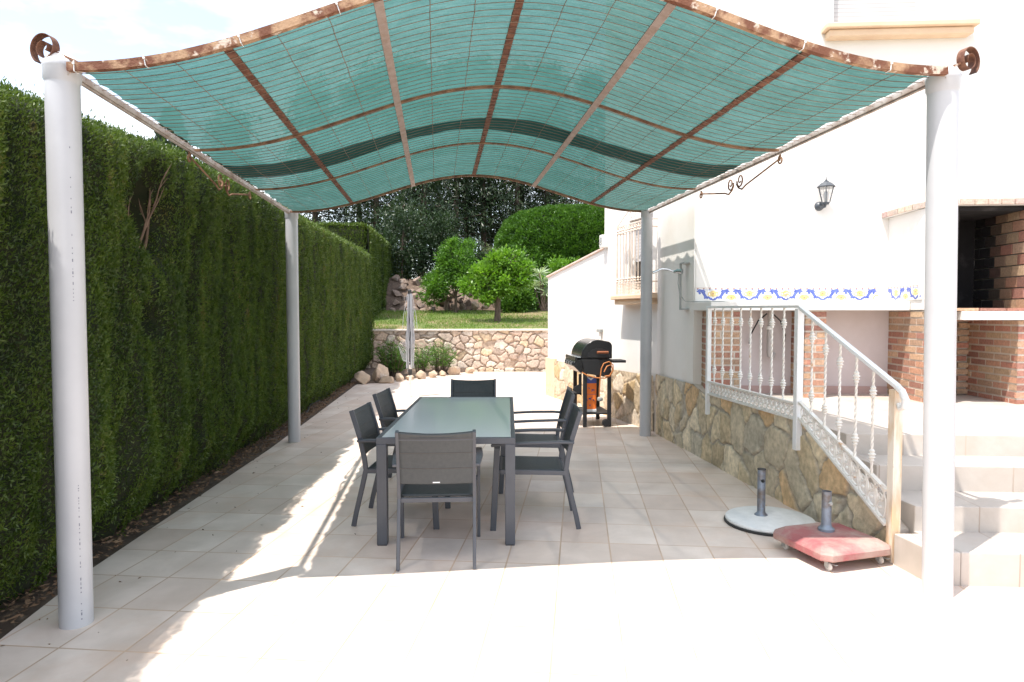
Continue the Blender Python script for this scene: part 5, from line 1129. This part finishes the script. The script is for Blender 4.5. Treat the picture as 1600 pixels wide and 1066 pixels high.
# packet on the shelf
t = thing('charcoal_packet', 'orange and blue packet standing on the lower shelf of the grill', 'packet', (2.19, 9.47, .197))
mb = MB(); mb.box((2.185, 9.48, .415), (.17, .07, .43)); mb.build('bag', 'orange', t, bevel=.02)
mb = MB(); mb.box((2.185, 9.479, .655), (.171, .072, .10)); o = mb.build('blue_top', 'blue', t, bevel=.018)
mb = MB(); mb.add([(2.125, 9.441, .70), (2.185, 9.441, .655), (2.245, 9.441, .70), (2.215, 9.441, .70), (2.185, 9.441, .685), (2.155, 9.441, .70)], [(0, 1, 2, 3, 4, 5)]); mb.build('white_chevron', 'whitep', t)
mb = MB(); rg = random.Random(3)
for (cx_, cz_, s_) in ((2.215, .52, .03), (2.16, .545, .014), (2.22, .37, .022), (2.175, .39, .022), (2.13, .38, .02), (2.20, .41, .012), (2.17, .30, .018)):
    for _ in range(3): mb.box((cx_ + rg.uniform(-.4, .4) * s_, 9.4435, cz_ + rg.uniform(-.5, .5) * s_), (s_ * rg.uniform(.5, 1.2), .002, s_ * rg.uniform(.2, .5)), mat=Matrix.Rotation(rg.uniform(-.6, .6), 3, 'Y'))
mb.box((2.185, 9.4437, .455), (.15, .0015, .003)); mb.build('printed_symbols', 'blue', t)
MB().box((2.185, 9.479, .225), (.172, .072, .05)).build('white_base', 'whitep', t, bevel=.01)

# ---------------------------------------------------------------- rotary dryer
t = thing('rotary_dryer', 'folded rotary clothes dryer with slack grey lines at the patio end', 'clothes dryer', (-.48, 13.2, 0))
mb = MB(); mb.tube([(-.48, 13.2, 0), (-.48, 13.2, .62)], .026, 12); mb.build('ground_tube', 'white_iron', t, smooth=True)
mb = MB(); mb.tube([(-.48, 13.2, .60), (-.48, 13.2, 2.03)], .019, 10); mb.lathe([(.03, -.05), (.036, -.03), (.036, .02), (.015, .04)], (-.48, 13.2, 2.02), 12); mb.lathe([(.03, 0), (.036, .02), (.036, .10), (.025, .12)], (-.48, 13.2, .42), 12); mb.build('pole', 'rubber', t, smooth=True)
for k in range(4):
    a = k * PI / 2 + .5; mb = MB(); mb.tube([(-.48 + .035 * math.cos(a), 13.2 + .035 * math.sin(a), 1.97), (-.48 + .075 * math.cos(a), 13.2 + .075 * math.sin(a), .55)], .010, 6); mb.build('arm', 'dryline', t, smooth=True)
rg = random.Random(8); mb = MB()
for k in range(40):
    a = rg.uniform(0, 6.28); r_ = rg.uniform(.04, .085); zt = rg.uniform(1.88, 2.0); zb_ = rg.choice([.5, .62, .75, .95, 1.2, 1.5]) + rg.uniform(-.06, .1); a2 = a + rg.uniform(-.7, .7)
    mid = r_ * rg.uniform(1.0, 1.35)
    mb.tube([(-.48 + .04 * math.cos(a), 13.2 + .04 * math.sin(a), zt), (-.48 + r_ * .7 * math.cos(a), 13.2 + r_ * .7 * math.sin(a), (zt * 2 + zb_) / 3), (-.48 + mid * math.cos(a2), 13.2 + mid * math.sin(a2), (zt + 2 * zb_) / 3), (-.48 + r_ * .9 * math.cos(a2), 13.2 + r_ * .9 * math.sin(a2), zb_), (-.48 + .05 * math.cos(a2 + .4), 13.2 + .05 * math.sin(a2 + .4), zb_ + .03)], .0036, 4)
for sg in (-1, 1): mb.tube([(-.48 + sg * .05, 13.18, 1.95), (-.48 + sg * .12, 13.17, 1.55), (-.48 + sg * .14, 13.16, 1.27), (-.48 + sg * .08, 13.17, 1.35)], .004, 4)
for k in range(7):
    a = PI + rg.uniform(-.4, .4); q = .09 + .022 * k; mb.tube([(-.48, 13.17, .95 + .02 * k), (-.48 - q * .7, 13.17, .90 + .03 * k), (-.48 - q, 13.17, .80 + .03 * k), (-.48 - q * .6, 13.17, .70), (-.48, 13.17, .66)], .0035, 4)
mb.build('lines', 'dryline', t)
# hose lying below the hedge
mb = MB(); tag(MB().tube([(-2.08 + .05 * math.sin(y * 3), y, .035) for y in np.linspace(11.0, 12.6, 14)], .011, 6).build('garden_hose', 'rubber', smooth=True), 'thin dark irrigation hose on the soil at the hedge foot', 'hose')
